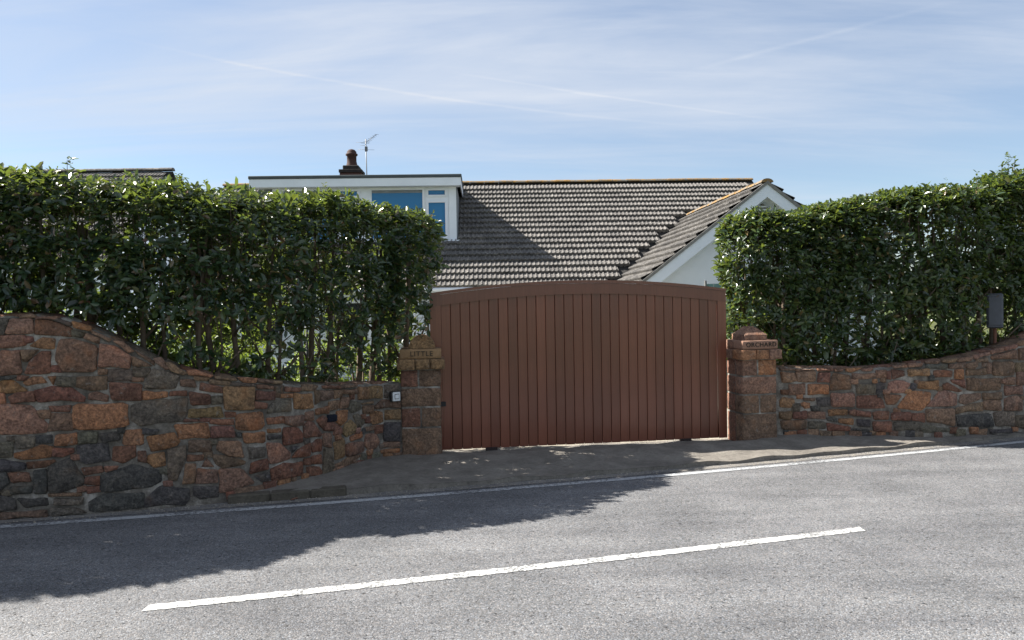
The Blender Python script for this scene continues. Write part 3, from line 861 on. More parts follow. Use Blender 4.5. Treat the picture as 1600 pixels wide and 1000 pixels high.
def pillar(loc, rz, label, word, keys, round_top, wx):
    p = empty('gate_pillar', loc, rz, label, 'pillar')
    box('mortar', .005, W_ - .005, .005, DP - .004, -.2, 1.265, M['mortar'], p)
    zs = [(.0, .312), (.332, .558), (.580, .798), (.820, 1.018)]
    lay = [[(0, W_)], [(0, .222), (.242, W_)], [(0, W_)], [(0, .198), (.218, W_)]]
    it = iter(keys)
    for (z0, z1), cells in zip(zs, lay):
        for a, b_ in cells: 
            block('stone', a, b_, 0, DP * .47, z0 - (.1 if z0 == 0 else 0), z1, next(it), p)
        # side and rear blocks behind
        block('stone', 0, W_, DP * .5, DP, z0 - (.1 if z0 == 0 else 0), z1, 'r', p)
    for a, b_ in ((-.045, .165), (.175, .345), (.355, W_ + .055)): block('cap_stone', a, b_, -.05, DP * .45, 1.030, 1.150, next(it), p, .007)
    block('cap_stone', -.045, W_ + .055, DP * .47, DP + .05, 1.030, 1.150, 'p', p, .007)
    n_ = block('name_stone', -.012, W_ + .018, -.018, DP * .6, 1.158, 1.272, next(it), p, .0025, 2)
    carve(word, .082 if len(word) > 6 else .085, (wx, -.0235, 1.216), n_)
    block('cap_stone', -.012, W_ + .018, DP * .62, DP + .02, 1.158, 1.272, 'p', p, .004)
    top = next(it)
    if round_top:
        pts = [(W_ / 2 + .02 + .165 * math.cos(math.pi * i / 12), 1.276 + .165 * math.sin(math.pi * i / 12) * (1 if 0 < i < 12 else 0) + (0)) for i in range(13)]
        ob = extrude_poly('top_stone', pts, .06, DP - .06, M['stone'], p)
    else:
        a0, a1, b0, b1 = .05, .36, .03, DP - .05
        V = [(a0, b0, 1.276), (a1, b0, 1.276), (a1, b1, 1.276), (a0, b1, 1.276), (a0, b0, 1.345), (a1, b0, 1.345), (a1, b1, 1.345), (a0, b1, 1.345), (a0 + .10, b0 + .12, 1.45), (a1 - .12, b0 + .12, 1.45), (a1 - .12, b1 - .12, 1.45), (a0 + .10, b1 - .12, 1.45)]
        Fc = [(0, 1, 5, 4), (1, 2, 6, 5), (2, 3, 7, 6), (3, 0, 4, 7), (4, 5, 9, 8), (5, 6, 10, 9), (6, 7, 11, 10), (7, 4, 8, 11), (8, 9, 10, 11)]
        ob = mesh('top_stone', V, Fc, M['stone'], p)
    ob.color = (*SC[top], 1)
    return p
PA = GA
pL = pillar((-1.35, 9.25, .10), R(6), 'dark stone gate pillar lettered LITTLE with a round-topped stone', 'LITTLE', 'brbbrbyyyyy', True, .25)
pR = pillar((2.97, 9.90, .10), R(11), 'pinkish stone gate pillar lettered ORCHARD with a pyramid top', 'ORCHARD', 'bbbppoooppp', False, .25)

# ================================================================ gate
gt = empty('driveway_gate', GP, GA, 'wide arched driveway gate of dark reddish brown vertical boards', 'gate')
S0, S1 = -.13, 3.80
def arch(s): return 2.05 + .143 * (1 - ((s - 1.84) / 2.0) ** 2)
ZB = .062
extrude_poly('stile', [(S0, ZB), (.008, ZB), (.008, arch(.008) - .02), (S0, arch(S0) - .02)], -.035, .02, M['gate'], gt)
extrude_poly('stile', [(3.685, ZB), (S1, ZB), (S1, arch(S1) - .02), (3.685, arch(3.685) - .02)], -.035, .02, M['gate'], gt)
ar = [S0 + (S1 - S0) * i / 40 for i in range(41)]
def band(lo, hi, y0, y1, name, xs=ar, m=None):
    V, Fc = [], []
    for s in xs:
        for y, z in ((y0, arch(s) + lo), (y0, arch(s) + hi), (y1, arch(s) + hi), (y1, arch(s) + lo)): V.append((s, y, z))
    for i in range(len(xs) - 1):
        for j in range(4): Fc.append((i * 4 + j, (i + 1) * 4 + j, (i + 1) * 4 + (j + 1) % 4, i * 4 + (j + 1) % 4))
    Fc += [(0, 1, 2, 3), tuple((len(xs) - 1) * 4 + j for j in (3, 2, 1, 0))]
    bm = bmesh.new(); vs = [bm.verts.new(v) for v in V]
    for f in Fc: bm.faces.new([vs[i] for i in f])
    return bm_obj(name, bm, m or M['gate'], gt)
band(-.178, -.038, -.040, .024, 'top_rail')
band(-.036, 0.0, -.052, .03, 'capping')
NB = 30; bw = (3.683 - .010) / NB
for i in range(NB):
    a = .010 + i * bw; b_ = a + bw - .005; y0, y1 = -.016, .004; c = .004
    zt = [arch(a) - .17, arch((a + b_) / 2) - .17, arch(b_) - .17]; zb = ZB + random.uniform(-.002, .002); off = random.uniform(-.0015, .0015)
    prof = [(a, y0 + c), (a + c, y0), (b_ - c, y0), (b_, y0 + c), (b_, y1), (a, y1)]
    V = [(x - a, y + off, zb) for x, y in prof] + [(x - a, y + off, arch(x) - .17) for x, y in prof]
    bm = bmesh.new(); vs = [bm.verts.new(v) for v in V]; n = 6
    bm.faces.new(vs[:n]); bm.faces.new(vs[n:][::-1])
    for k in range(n): bm.faces.new([vs[k], vs[(k + 1) % n], vs[(k + 1) % n + n], vs[k + n]])
    ob = bm_obj('board', bm, M['gate'], gt); ob.location = (a, 0, 0)
extrude_poly('light_stop', [(0, ZB + .01)] + [(3.69, ZB + .01)] + [(s, arch(s) - .1) for s in reversed(ar[1:-1]) if 0 < s < 3.69], .006, .016, M['gate_dark'], gt)  # dark sheet added behind the boards to stop light leaking through
box('guide_foot', .55, .70, -.03, .03, .02, ZB + .01, M['gate_dark'], gt)
box('guide_foot', 3.15, 3.30, -.03, .03, .02, ZB + .01, M['gate_dark'], gt)
bm = bmesh.new(); add_box(bm, -.02, .05, -.045, -.035, .62, .68); bm_obj('latch', bm, M['black_plastic'], gt)

# intercom push on the left wall
ix, iy = LEFT.off(8.60, .03); inx, iny = LEFT.nrm(8.60)
ic = empty('intercom_button', (float(ix), float(iy), .813), math.atan2(float(iny), float(inx)) + R(90) + R(10), 'small square white push button box on the left wall beside the pillar', 'intercom')
box('back_box', -.062, .050, -.035, .02, -.056, .056, M['black_plastic'], ic, .004)
box('cover', -.046, .052, -.052, -.034, -.052, .056, M['white_plastic'], ic, .006)
box('surround', -.024, .034, -.0545, -.050, -.028, .034, M['black_plastic'], ic, .001)
box('button', -.019, .029, -.060, -.052, -.022, .028, M['white_plastic'], ic, .003)

# grey sign seen from behind on a rusty post above the right wall
sg = empty('road_sign', (6.70, 10.66, .9), R(-24), 'grey metal sign back on a rusty post in front of the right hedge', 'sign')
sb = box('sign_plate', -.105, .095, -.085, -.025, .55, 1.03, M['sign'], sg, .018)
bm = bmesh.new(); add_box(bm, -.085, .075, -.094, -.082, .59, .99, .006); bm_obj('back_panel', bm, M['sign'], sb)
for z in (.66, .92): box('clamp', -.06, .06, -.028, .032, z - .02, z + .02, M['sign'], sg)
tube('post', [(0, 0, -.9), (0.005, 0, .2), (0, 0, .98)], .022, M['rust'], sg, 8)

# ================================================================ foliage
LEAFQ = np.array([[0, 1, 2, 3], [0, 3, 4, 5]])
def leaves(pos, axis, nrm, length, width, fold=.25, droop=.12):
    n = len(pos); a = axis / np.linalg.norm(axis, axis=1, keepdims=True)
    nn = nrm - a * np.sum(nrm * a, axis=1, keepdims=True); nn /= np.linalg.norm(nn, axis=1, keepdims=True) + 1e-9
    sd = np.cross(a, nn); L = length[:, None]; w = width[:, None] * .5
    V = np.empty((n, 6, 3))
    V[:, 0] = pos
    V[:, 1] = pos + a * L * .36 + sd * w * .86 + nn * w * fold * 1.1
    V[:, 2] = pos + a * L * .74 + sd * w * .78 + nn * (w * fold - L * droop * .5)
    V[:, 3] = pos + a * L - nn * L * droop
    V[:, 4] = pos + a * L * .74 - sd * w * .78 + nn * (w * fold - L * droop * .5)
    V[:, 5] = pos + a * L * .36 - sd * w * .86 + nn * w * fold * 1.1
    F_ = (np.arange(n)[:, None, None] * 6 + LEAFQ[None]).reshape(-1, 4)
    return V.reshape(-1, 3), F_
def unit(v): return v / (np.linalg.norm(v, axis=1, keepdims=True) + 1e-9)
def shoots_to_leaves(P, D, per, ln=(.055, .09), spread=.85, stem=.10):
    """rosettes: every shoot at P growing along D carries leaves round its tip"""
    n = len(P); D = unit(D); ref = unit(np.cross(D, rng.normal(size=(n, 3)))); oth = np.cross(D, ref)
    k = per; ang = (np.arange(k) * 2.4)[None] + rng.uniform(0, 6.28, (n, 1)) + rng.normal(0, .25, (n, k))
    t = (np.arange(k) + .5)[None] / k * np.ones((n, 1))
    rad = np.cos(ang)[..., None] * ref[:, None] + np.sin(ang)[..., None] * oth[:, None]
    lift = (.15 + .75 * t ** 1.5)[..., None]
    ax = rad * spread + D[:, None] * lift + rng.normal(0, .18, (n, k, 3)) + np.array([0, 0, -.10])
    nr = D[:, None] * 1.0 - rad * .35 + rng.normal(0, .35, (n, k, 3)) + np.array([0, 0, .25])
    pos = P[:, None] - D[:, None] * (stem * (1 - t))[..., None]
    L = rng.uniform(*ln, (n, k)) * rng.uniform(.70, 1.22, (n, 1)) * (1.05 - .45 * t ** 2); keep = rng.uniform(size=(n, k)) < .86
    return [x[keep] for x in (pos, ax, nr)] + [L[keep], (L * rng.uniform(.42, .58, (n, k)))[keep]]
def hedge(name, path, half, topz, botz, dens, n_shell, n_in, leafm, label, ends, stems, excl=None, hump=.07, sprigs=()):
    x0, y0 = path.at(path.len / 2); h = empty(name, (float(x0), float(y0), 0), 0, label, 'hedge'); off = np.array([x0, y0, 0])
    def sample(n, shell):
        s = rng.uniform(-ends[0], path.len + ends[1], n); sc = np.clip(s, 0.01, path.len - .01)
        x, y = path.at(sc); nx, ny = path.nrm(sc); tz = topz(x, s)
        hz = (tz - botz) / 2; cz = (tz + botz) / 2; a = rng.uniform(0, 2 * np.pi, n); e = 4.0
        ca, sa = np.cos(a), np.sin(a); rr = (np.abs(ca) ** e + np.abs(sa) ** e) ** (-1 / e)
        f = 1 - np.abs(rng.normal(0, .13, n)) if shell else np.sqrt(rng.uniform(0, .80, n))
        over = np.where(s < 0, -s / max(ends[0], 1e-3), np.where(s > path.len, (s - path.len) / max(ends[1], 1e-3), 0)); sh = np.sqrt(np.clip(1 - over ** 2.4, 0.02, 1))
        u = ca * rr * half * f * sh; v = sa * rr * hz * f * (0.80 + .20 * sh)
        dxs = np.where(s < 0, s, np.where(s > path.len, s - path.len, 0))
        P = np.stack([x + nx * u - ny * dxs, y + ny * u + nx * dxs, cz + v], 1)
        tx, ty = -ny, nx
        Nn = np.stack([nx * ca * rr + tx * np.sign(dxs) * over, ny * ca * rr + ty * np.sign(dxs) * over, sa * rr * 1.0], 1)
        bul = vnoise(P, 1.3); P = P + unit(Nn) * (bul * hump)[:, None]
        return P, unit(Nn)
    P, Nn = sample(n_shell, True); k = rng.uniform(size=len(P)) < dens(P, True)
    if excl is not None: k &= ~excl(P)
    P, Nn = P[k], Nn[k]
    D = Nn * .75 + np.array([0, 0, .55]) + rng.normal(0, .38, P.shape)
    A = shoots_to_leaves(P, D, 7, (.082, .135))
    Pi, Ni = sample(n_in, False); k = rng.uniform(size=len(Pi)) < dens(Pi, False)
    if excl is not None: k &= ~excl(Pi)
    Pi, Ni = Pi[k], Ni[k]
    B = shoots_to_leaves(Pi, Ni * .4 + np.array([0, 0, .4]) + rng.normal(0, .6, Pi.shape), 4, (.06, .10))
    # long fresh shoots standing out of the top
    St, Sn = sample(900, True); q = (Sn[:, 2] > .8); St = St[q][:90]
    if excl is not None: St = St[~excl(St)]
    tw = []; 
    C = None
    if len(St):
        Dn = unit(np.array([0, 0, 1.0]) + rng.normal(0, .22, St.shape)); hh = rng.uniform(.0, .09, len(St))
        tip = St + Dn * hh[:, None] + 0.03; C = shoots_to_leaves(tip, Dn, 8, (.04, .07), .7, .12)
    parts = [A, B] + ([C] if C is not None else [])
    for (x, y, z, hh) in sprigs:
        k_ = int(hh / .022); t = np.linspace(0, 1, k_)[:, None]; le = rng.normal(0, .015, 2)
        Ps = np.array([[x, y, z]]) + t * np.array([[le[0], le[1], hh]]) + rng.normal(0, .015, (k_, 3))
        parts.append(shoots_to_leaves(Ps, np.array([[0, 0, 1.0]]) + rng.normal(0, .35, (k_, 3)), 3, (.05, .085), .9, .02))
    cat = [np.concatenate([p[i] for p in parts]) for i in range(5)]
    if excl is not None:
        kk = ~excl(cat[0] + unit(cat[1]) * cat[3][:, None] * .8) & ~excl(cat[0]); cat = [c[kk] for c in cat]
    V, Fq = leaves(*cat); fo = fast_mesh('foliage', V - off, Fq, leafm, h); fo['kind'] = 'stuff'
    # twigs that carry the shoots
    TV, TF = [], []
    idx = rng.choice(len(P), min(1500, len(P)), replace=False)
    for i in idx:
        p = P[i]; b0 = p - Nn[i] * rng.uniform(.18, .42) - np.array([0, 0, rng.uniform(.1, .35)]) + rng.normal(0, .05, 3)
        mid = (p + b0) / 2 + rng.normal(0, .03, 3); r0 = rng.uniform(.003, .007)
        if excl is not None and excl(np.array([p, b0, mid])).any(): continue
        tube_data([b0 - off, mid - off, p - off], [r0, r0 * .8, r0 * .4], 3, TV, TF)
    for (x, y, z, hh) in sprigs:
        tube_data([(x - off[0], y - off[1], z - .3), (x - off[0], y - off[1], z), (x - off[0] + .01, y - off[1], z + hh * .9)], [.006, .005, .002], 4, TV, TF)
    to = mesh('twigs', TV, TF, M['bark'], h); to['kind'] = 'stuff'
    # main stems, each one to itself
    for s in stems:
        x, y = path.off(s, random.uniform(-.12, .22)); r0 = random.uniform(.018, .046); tz = float(topz(np.array([x]), np.array([s]))[0])
        lean = (random.uniform(-.22, .22), random.uniform(-.12, .12)); zz = [-.05, .6, 1.1, 1.6, 2.1, tz - random.uniform(.3, .6)]
        pts = [(float(x) - off[0] + lean[0] * z / 2.4 + random.uniform(-.025, .025), float(y) - off[1] + lean[1] * z / 2.4 + random.uniform(-.025, .025), z) for z in zz]
        TV, TF = tube_data(pts, [r0 * 1.15, r0, r0 * .9, r0 * .8, r0 * .6, r0 * .3], 7)
        for b_ in range(random.randint(4, 7)):
            i = random.choice((1, 2, 2, 3, 3, 4)); q = Vector(pts[i]); d = Vector((random.uniform(-1, 1), random.uniform(-.8, .8), random.uniform(.4, 1.3))).normalized(); ln = random.uniform(.35, .8)
            e1 = q + d * ln * .5 + Vector((random.uniform(-.05, .05), 0, random.uniform(-.04, .06))); e2 = e1 + (d + Vector((random.uniform(-.4, .4), random.uniform(-.3, .3), .3))).normalized() * ln * .5
            tube_data([q, e1, e2], [r0 * .5, r0 * .35, r0 * .15], 5, TV, TF)
        mesh('stem', TV, TF, M['bark'], h, True)
    return h
HL = Path([(-8.8, 6.65), (-7.0, 7.05), (-5.3, 7.55), (-4.1, 7.80), (-3.2, 8.02), (-2.6, 8.5), (-2.15, 9.2), (-1.75, 9.72), (-1.42, 9.86)])
def topL(x, s): return np.interp(x, [-7.6, -6.3, -5.5, -5.0, -4.5, -3.3, -2.2, -1.7, -1.4, -1.0], [4.6, 4.15, 3.66, 3.33, 3.28, 3.20, 3.20, 3.16, 3.06, 2.92])
def densL(P, shell):
    z = P[:, 2]; cl = vnoise(P, 2.1); x = P[:, 0]
    low = np.interp(x, [-4.5, -3.7, -3.0, -1.2], [1.0, .42, .13, .13])
    f = np.interp(z, [1.1, 1.5, 2.1, 2.5], [0, .22, .70, .9]); d = low + (1 - low) * f
    d = d * np.where(x < -4.4, 1.0, np.clip(.88 + .55 * cl, .22, 1.0))
    return np.where(z > 3.0, np.maximum(d, .95), d)
def exclL(P):
    x, y, z = P[:, 0], P[:, 1], P[:, 2]
    gate = (z < 2.22) & (x > -1.12) & (np.abs(y - (GP.y + (x - GP.x) * math.tan(GA))) < .13)
    pil = (z < 1.52) & (x > -1.42) & (x < -.78) & (y > 9.15) & (y < 9.82)
    opening = (x > -.98) & (z < 2.3)
    wall = (z < 2.0) & (x < -1.3) & (y < np.interp(x, LEFT.c[:, 0], LEFT.c[:, 1]) + .36) & (z < np.interp(np.interp(x, LEFT.c[:, 0], LEFT.L), *zip(*TOPL)) + .03)
    return gate | pil | opening | wall
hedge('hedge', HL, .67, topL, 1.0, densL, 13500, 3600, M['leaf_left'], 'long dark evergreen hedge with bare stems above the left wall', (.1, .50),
      [.3, .8, 1.3, 1.8, 2.3, 2.8, 3.3] + [3.7 + i * .19 + random.uniform(-.07, .07) for i in range(27)], exclL, sprigs=((-4.45, 7.75, 3.14, .32), (-4.36, 7.80, 3.14, .20), (-3.42, 8.0, 3.08, .2), (-2.5, 8.75, 3.06, .18)))
HR = Path([(3.40, 10.78), (4.2, 10.74), (5.6, 10.72), (6.4, 10.88), (7.2, 11.2), (9.5, 12.0)])
def topR_(x, s): return np.interp(x, [2.8, 3.1, 3.4, 4.07, 5.2, 6.3, 7.0, 7.4, 9.5], [3.06, 3.12, 3.18, 3.25, 3.34, 3.48, 3.58, 3.70, 3.95])
def densR(P, shell):
    z = P[:, 2]; cl = vnoise(P, 2.0)
    d = np.interp(z, [.95, 1.3, 1.8, 2.3], [.34, .50, .85, 1.0]) * np.clip(.95 + .4 * cl, .4, 1.0)
    return d if shell else d * .8
def exclR(P):
    x, y, z = P[:, 0], P[:, 1], P[:, 2]
    pil = (z < 1.58) & (x > 2.8) & (x < 3.6) & (y > 9.7) & (y < 10.55)
    sgn = (x > 6.45) & (x < 6.95) & (y < 10.78) & (z < 2.0) & (z > 1.2)
    wall = (x > 3.4) & (y < np.interp(x, RIGHT.c[:, 0], RIGHT.c[:, 1]) + .36) & (z < np.interp(np.interp(x, RIGHT.c[:, 0], RIGHT.L), *zip(*TOPR)) + .03)
    return pil | sgn | wall | ((x < 2.96) & (z < 1.9) & (y < 10.5))
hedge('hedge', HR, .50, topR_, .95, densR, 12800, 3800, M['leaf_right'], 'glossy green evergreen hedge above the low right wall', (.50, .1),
      [.0 + i * .21 + random.uniform(-.07, .07) for i in range(22)] + [5.0, 5.5, 6.0], exclR, sprigs=((7.18, 11.1, 3.48, .46), (7.30, 11.15, 3.52, .40), (7.08, 11.1, 3.45, .34), (6.6, 10.9, 3.4, .22)))
def shrub(x, y, hgt, rad, n, label):
    h = empty('garden_shrub', (x, y, 0), 0, label, 'shrub', 'garden shrubs behind the left hedge')
    d = rng.normal(size=(n, 3)); d[:, 2] = np.abs(d[:, 2]) * .8 + .05; d = unit(d); f = rng.uniform(.5, 1, (n, 1)) ** .5
    P = d * f * np.array([rad, rad, hgt * .62]) + np.array([0, 0, hgt * .35]); P += unit(d) * (vnoise(P + x, 3)[:, None] * .12)
    V, Fq = leaves(*shoots_to_leaves(P, d + np.array([0, 0, .6]) + rng.normal(0, .4, d.shape), 6, (.06, .10)))
    fo = fast_mesh('foliage', V, Fq, M['leaf_garden'], h); fo['kind'] = 'stuff'
    for i in range(4): tube('stem', [(0, 0, -.03), (random.uniform(-.1, .1), random.uniform(-.1, .1), hgt * .4), (random.uniform(-.4, .4) * rad, random.uniform(-.4, .4) * rad, hgt * .8)], [.025, .018, .008], M['bark'], h, 6)
for (x, y, hh, rr, n) in [(-6.6, 10.6, 2.2, .8, 700), (-5.2, 11.2, 1.9, .8, 650), (-3.95, 11.0, 1.7, .7, 600), (-2.9, 11.7, 1.6, .65, 480), (-1.9, 11.6, 1.35, .55, 400)]:
    shrub(x, y, hh, rr, n, 'sunlit yellow-green garden shrub glimpsed between the left hedge stems')

# wire mesh fences behind the hedges
def mesh_fence(a, b_, z0, z1, step, label, r=.0035, slab=None):
    a, b_ = Vector(a), Vector(b_); d = b_ - a; ln = d.length; rz = math.atan2(d.y, d.x); f = empty('wire_fence', (a.x, a.y, 0), rz, label, 'fence')
    n = int(ln / step)
    for i in range(n + 1): tube('upright_wire', [(i * ln / n, 0, z0), (i * ln / n, 0, z1)], r, M['wire'], f, 4)
    for i in range(int((z1 - z0) / step) + 1): tube('cross_wire', [(0, 0.006, z0 + i * step), (ln, .006, z0 + i * step)], r, M['wire'], f, 4)
    for x in (0, ln): tube('post', [(x, .03, -.05), (x, .03, z1 + .05)], .02, M['wire'], f, 6)
    if slab: box('backdrop', 0, ln, .05, .058, z0, z1, slab, f)  # teal sheet added in place of a shaded wall further back
mesh_fence((-2.75, 10.25, 0), (-1.15, 10.50, 0), .3, 1.75, .13, 'black wire mesh fence behind the left hedge stems')
mesh_fence((2.90, 11.45, 0), (4.3, 11.55, 0), .3, 2.15, .11, 'fine wire fence with added pale teal wall-shade screen behind the right pillar', .003, M['teal'])

# ================================================================ the house
HO = empty('bungalow', (0, 20, 0), R(2.2), 'white chalet bungalow with grey tiled roof, box dormer and front gable', 'house')
def hp(x, y, z=0): return Vector((x, y - 20, z))          # plan position in the house's own frame
EY, EZ, RY, RZ_ = 18.35, 2.30, 23.0, 5.50                # eaves and ridge of the main roof
SL = math.atan2(RZ_ - EZ, RY - EY); US = Vector((0, math.cos(SL), math.sin(SL))); NS = Vector((0, -math.sin(SL), math.cos(SL))); SLEN = math.hypot(RZ_ - EZ, RY - EY)
X0, X1 = -8.3, 7.45
GX, GZ, GY = 5.02, 4.26, 15.35; GT = R(37.5); GHW = 2.75     # front gable: ridge x, ridge z, front y, pitch, half width
def hmesh(name, V, Fc, m, parent, smooth=False): return mesh(name, [hp(*v) for v in V], Fc, m, parent, smooth)
def hbox(name, x0, x1, y0, y1, z0, z1, m, parent, bev=0): return box(name, x0, x1, y0 - 20, y1 - 20, z0, z1, m, parent, bev)
# walls
wl_ = hbox('wall', X0 + .25, X1 - .25, 18.75, 27.2, -.05, 2.28, M['render'], HO)
for xe in (X1 - .27, X0 + .25): hmesh('gable_end_wall', [(xe + d_, *yz) for d_ in (0, .02) for yz in ((18.75, 2.28), (27.2, 2.28), (23, RZ_ - .15))], [(0, 2, 1), (3, 4, 5), (0, 1, 4, 3), (1, 2, 5, 4), (2, 0, 3, 5)], M['render'], HO)
gw0, gw1 = GX - GHW + .32, GX + GHW - .32; ge = GZ - .17
zs_ = GZ - .12 - (GHW - .32) * math.tan(GT)
extrude_poly('gable_wall', [(gw0, -.05), (gw1, -.05), (gw1, zs_), (GX, GZ - .12), (gw0, zs_)], GY + .30 - 20, 18.74 - 20, M['render'], HO)
# main roof: underlay, back slope, tiles
mr = hmesh('main_roof', [(X0, EY, EZ), (X1, EY, EZ), (X1, RY, RZ_), (X0, RY, RZ_), (X1, 2 * RY - EY, EZ), (X0, 2 * RY - EY, EZ)], [(0, 1, 2, 3), (3, 2, 4, 5)], M['under'], HO)
def tile_mesh():
    w, l = .330, .345; n = 15; V, Fc = [], []
    def prof(t): 
        u = (t * 3) % 1.0
        return .026 * max(0, math.cos((u - .5) * 2 * math.pi * .95)) ** 1.2
    for (v, base) in ((0, .004), (0, .098), (l, .022)):
        for i in range(n + 1):
            t = i / n; V.append((t * w - .0015, v, base + (prof(t) if base > .015 else prof(t) * .9)))
    k = n + 1
    for r in range(2):
        for i in range(n): Fc.append((r * k + i, r * k + i + 1, (r + 1) * k + i + 1, (r + 1) * k + i))
    return V, Fc
TVt, TFt = tile_mesh(); TME = bpy.data.meshes.new('tile'); TME.from_pydata(TVt, [], TFt); TME.materials.append(M['tile']); TME.update()
TVn = np.array(TVt); TFn = np.array(TFt)
tiles = []                                         # (origin, u, v, n, owner)
GAU = .285; rows = int(SLEN / GAU)
U1 = Vector((1, 0, 0))
for r in range(rows + 1):
    o_ = r * GAU - .03
    for c in range(int((X1 - X0) / .33)):
        x = X0 + c * .33; P = hp(x, EY, EZ) + US * o_; yy = P.y + 20 + .15; zz = P.z
        if o_ + .30 > SLEN: continue
        if -6.3 < x + .165 < -1.42 and yy > 20.15: continue                  # under the dormer
        vy = (zz - (GZ - math.tan(GT) * abs(x + .165 - GX)))                    # covered by the gable roof
        if vy < .11 and abs(x + .165 - GX) < GHW + .3 : continue
        tiles.append((P, U1, US, NS, 'main'))
# gable roof: two slopes running back to the main roof
bk = EY + (GZ - EZ) / (RZ_ - EZ) * (RY - EY)                                  # where the gable ridge meets the main slope
gr = hmesh('gable_roof', [(GX, GY, GZ), (GX, bk, GZ), (GX - GHW, EY - .1, GZ - GHW * math.tan(GT)), (GX - GHW, GY, GZ - GHW * math.tan(GT)), (GX + GHW, EY - .1, GZ - GHW * math.tan(GT)), (GX + GHW, GY, GZ - GHW * math.tan(GT))], [(0, 1, 2, 3), (0, 5, 4, 1)], M['under'], HO)
for sgn in (-1, 1):
    us = Vector((-sgn * math.cos(GT), 0, math.sin(GT))); uu = Vector((0, -1, 0)) if sgn < 0 else Vector((0, 1, 0)); ns = uu.cross(us)
    sl = GHW / math.cos(GT)
    for r in range(int(sl / GAU) + 1):
        o_ = r * GAU - .03
        if o_ + .3 > sl + .05: continue
        base = hp(GX + sgn * GHW, GY, GZ - GHW * math.tan(GT)) + us * o_
        for c in range(20):
            P = base + (Vector((0, 1, 0)) * (c * .33 + .33) if sgn < 0 else Vector((0, 1, 0)) * (c * .33))
            zm = P.z; ym = P.y + 20 - (.165 if sgn < 0 else -.165)
            if ym > EY and zm + .03 < EZ + (ym - EY) * (RZ_ - EZ) / (RY - EY): continue
            tiles.append((P, uu, us, ns, 'gable'))
def vis_key(t):
    P = HO.matrix_basis @ (t[0] + t[2] * .15); px = 800 + 1200 * P.x / P.y; py = 475 - 1200 * (P.z - 1.9) / P.y
    hid = 0
    if t[4] == 'main' and (px < 690 or py > 447): hid = 1
    if t[4] == 'gable' and (t[2].x < 0 or py > 446): hid = 1
    return (hid, P.y)
HO.rotation_euler = (0, 0, R(2.2)); bpy.context.view_layer.update()
tiles.sort(key=vis_key)
acc = {'main': [], 'gable': []}
for i, (P, uu, us, ns, own) in enumerate(tiles):
    rot = Matrix((uu, us, ns)).transposed(); jit = random.uniform(-.004, .004); P = P + ns * jit
    if i < 300:
        ob = bpy.data.objects.new('tile', TME); COL.objects.link(ob); ob.parent = mr if own == 'main' else gr
        ob.matrix_local = Matrix.Translation(P) @ rot.to_4x4()
    else:
        acc[own].append(TVn @ np.array(rot).T + np.array(P))
for own, L_ in acc.items():
    if not L_: continue
    n = len(L_); V = np.concatenate(L_); Fq = (np.arange(n)[:, None, None] * len(TVn) + TFn[None]).reshape(-1, 4)
    ob = fast_mesh('further_tiles', V, Fq, M['tile'], mr if own == 'main' else gr); ob['kind'] = 'stuff'
# ridge tiles
def ridge(a, b_, parent, m, ln=.42, rad=.125):
    a, b_ = Vector(a), Vector(b_); d = b_ - a; n = max(1, int(d.length / ln)); st = d.length / n; rz = math.atan2(d.y, d.x)
    V, Fc = [], []; k = 7
    for i, (x, rr) in enumerate(((0, rad), (st - .006, rad * .97))):
        for j in range(k + 1):
            an = math.pi * (j / k); V.append((x, math.cos(an) * rr, math.sin(an) * rr * .62))
    for j in range(k): Fc.append((j, j + 1, j + k + 2, j + k + 1))
    Fc.append(tuple(range(k + 1))); Fc.append(tuple(range(k + 1, 2 * k + 2))[::-1])
    me = bpy.data.meshes.new('ridge_tile'); me.from_pydata(V, [], Fc); me.materials.append(m); me.update()
    for i in range(n):
        ob = bpy.data.objects.new('ridge_tile', me); COL.objects.link(ob); ob.parent = parent
        ob.location = a + d * (i / n) + Vector((0, 0, random.uniform(-.006, .006))); ob.rotation_euler = (0, 0, rz + random.uniform(-.01, .01))
ridge(hp(X0, RY, RZ_ + .01), hp(X1, RY, RZ_ + .01), mr, M['lichen'])
ridge(hp(GX, GY - .02, GZ + .01), hp(GX, bk + .05, GZ + .01), gr, M['lichen'])
# verges and barge boards of the gable
for sgn in (-1, 1):
    def along(t, dz): return (GX + sgn * GHW * t, GZ - GHW * t * math.tan(GT) + dz)
    extrude_poly('verge', [along(0, .035), along(1.02, .035), along(1.02, -.035), along(0, -.035)], GY - .035 - 20, GY + .06 - 20, M['verge'], HO)
    extrude_poly('barge_board', [along(0, -.037), along(1.0, -.037), along(1.0, -.29), along(0, -.29)], GY - .01 - 20 + (.001 if sgn > 0 else 0), GY + .018 - 20, M['white_wood'], HO)
    V = [(*along(0, -.15)[:1], GY + .02, along(0, -.15)[1]), (along(1, 0)[0], GY + .02, along(1, -.15)[1]), (along(1, 0)[0], GY + .31, along(1, -.15)[1]), (along(0, 0)[0], GY + .31, along(0, -.15)[1])]
    hmesh('soffit', V, [(0, 1, 2, 3)], M['white_wood'], HO)
# vent high in the gable
vz = GZ - .62
ve = extrude_poly('gable_vent', [(GX - .30, vz), (GX + .30, vz), (GX, vz + .24)], GY + .27 - 20, GY + .299 - 20, M['verge'], HO)
for i in range(3): box('louvre', GX - .24 + i * .08, GX + .24 - i * .08, GY + .245 - 20, GY + .268 - 20, vz + .02 + i * .065, vz + .055 + i * .065, M['white_wood'], ve)
# eaves gutter and fascia of the main roof
hbox('fascia', X0, 2.35, EY + .10, EY + .125, EZ - .16, EZ + .03, M['white_wood'], HO)
V, Fc = tube_data([hp(X0, EY - .03, EZ - .03), hp(2.3, EY - .03, EZ - .03)], [.055, .055], 8); mesh('gutter', V, Fc, M['white_paint'], HO, True)
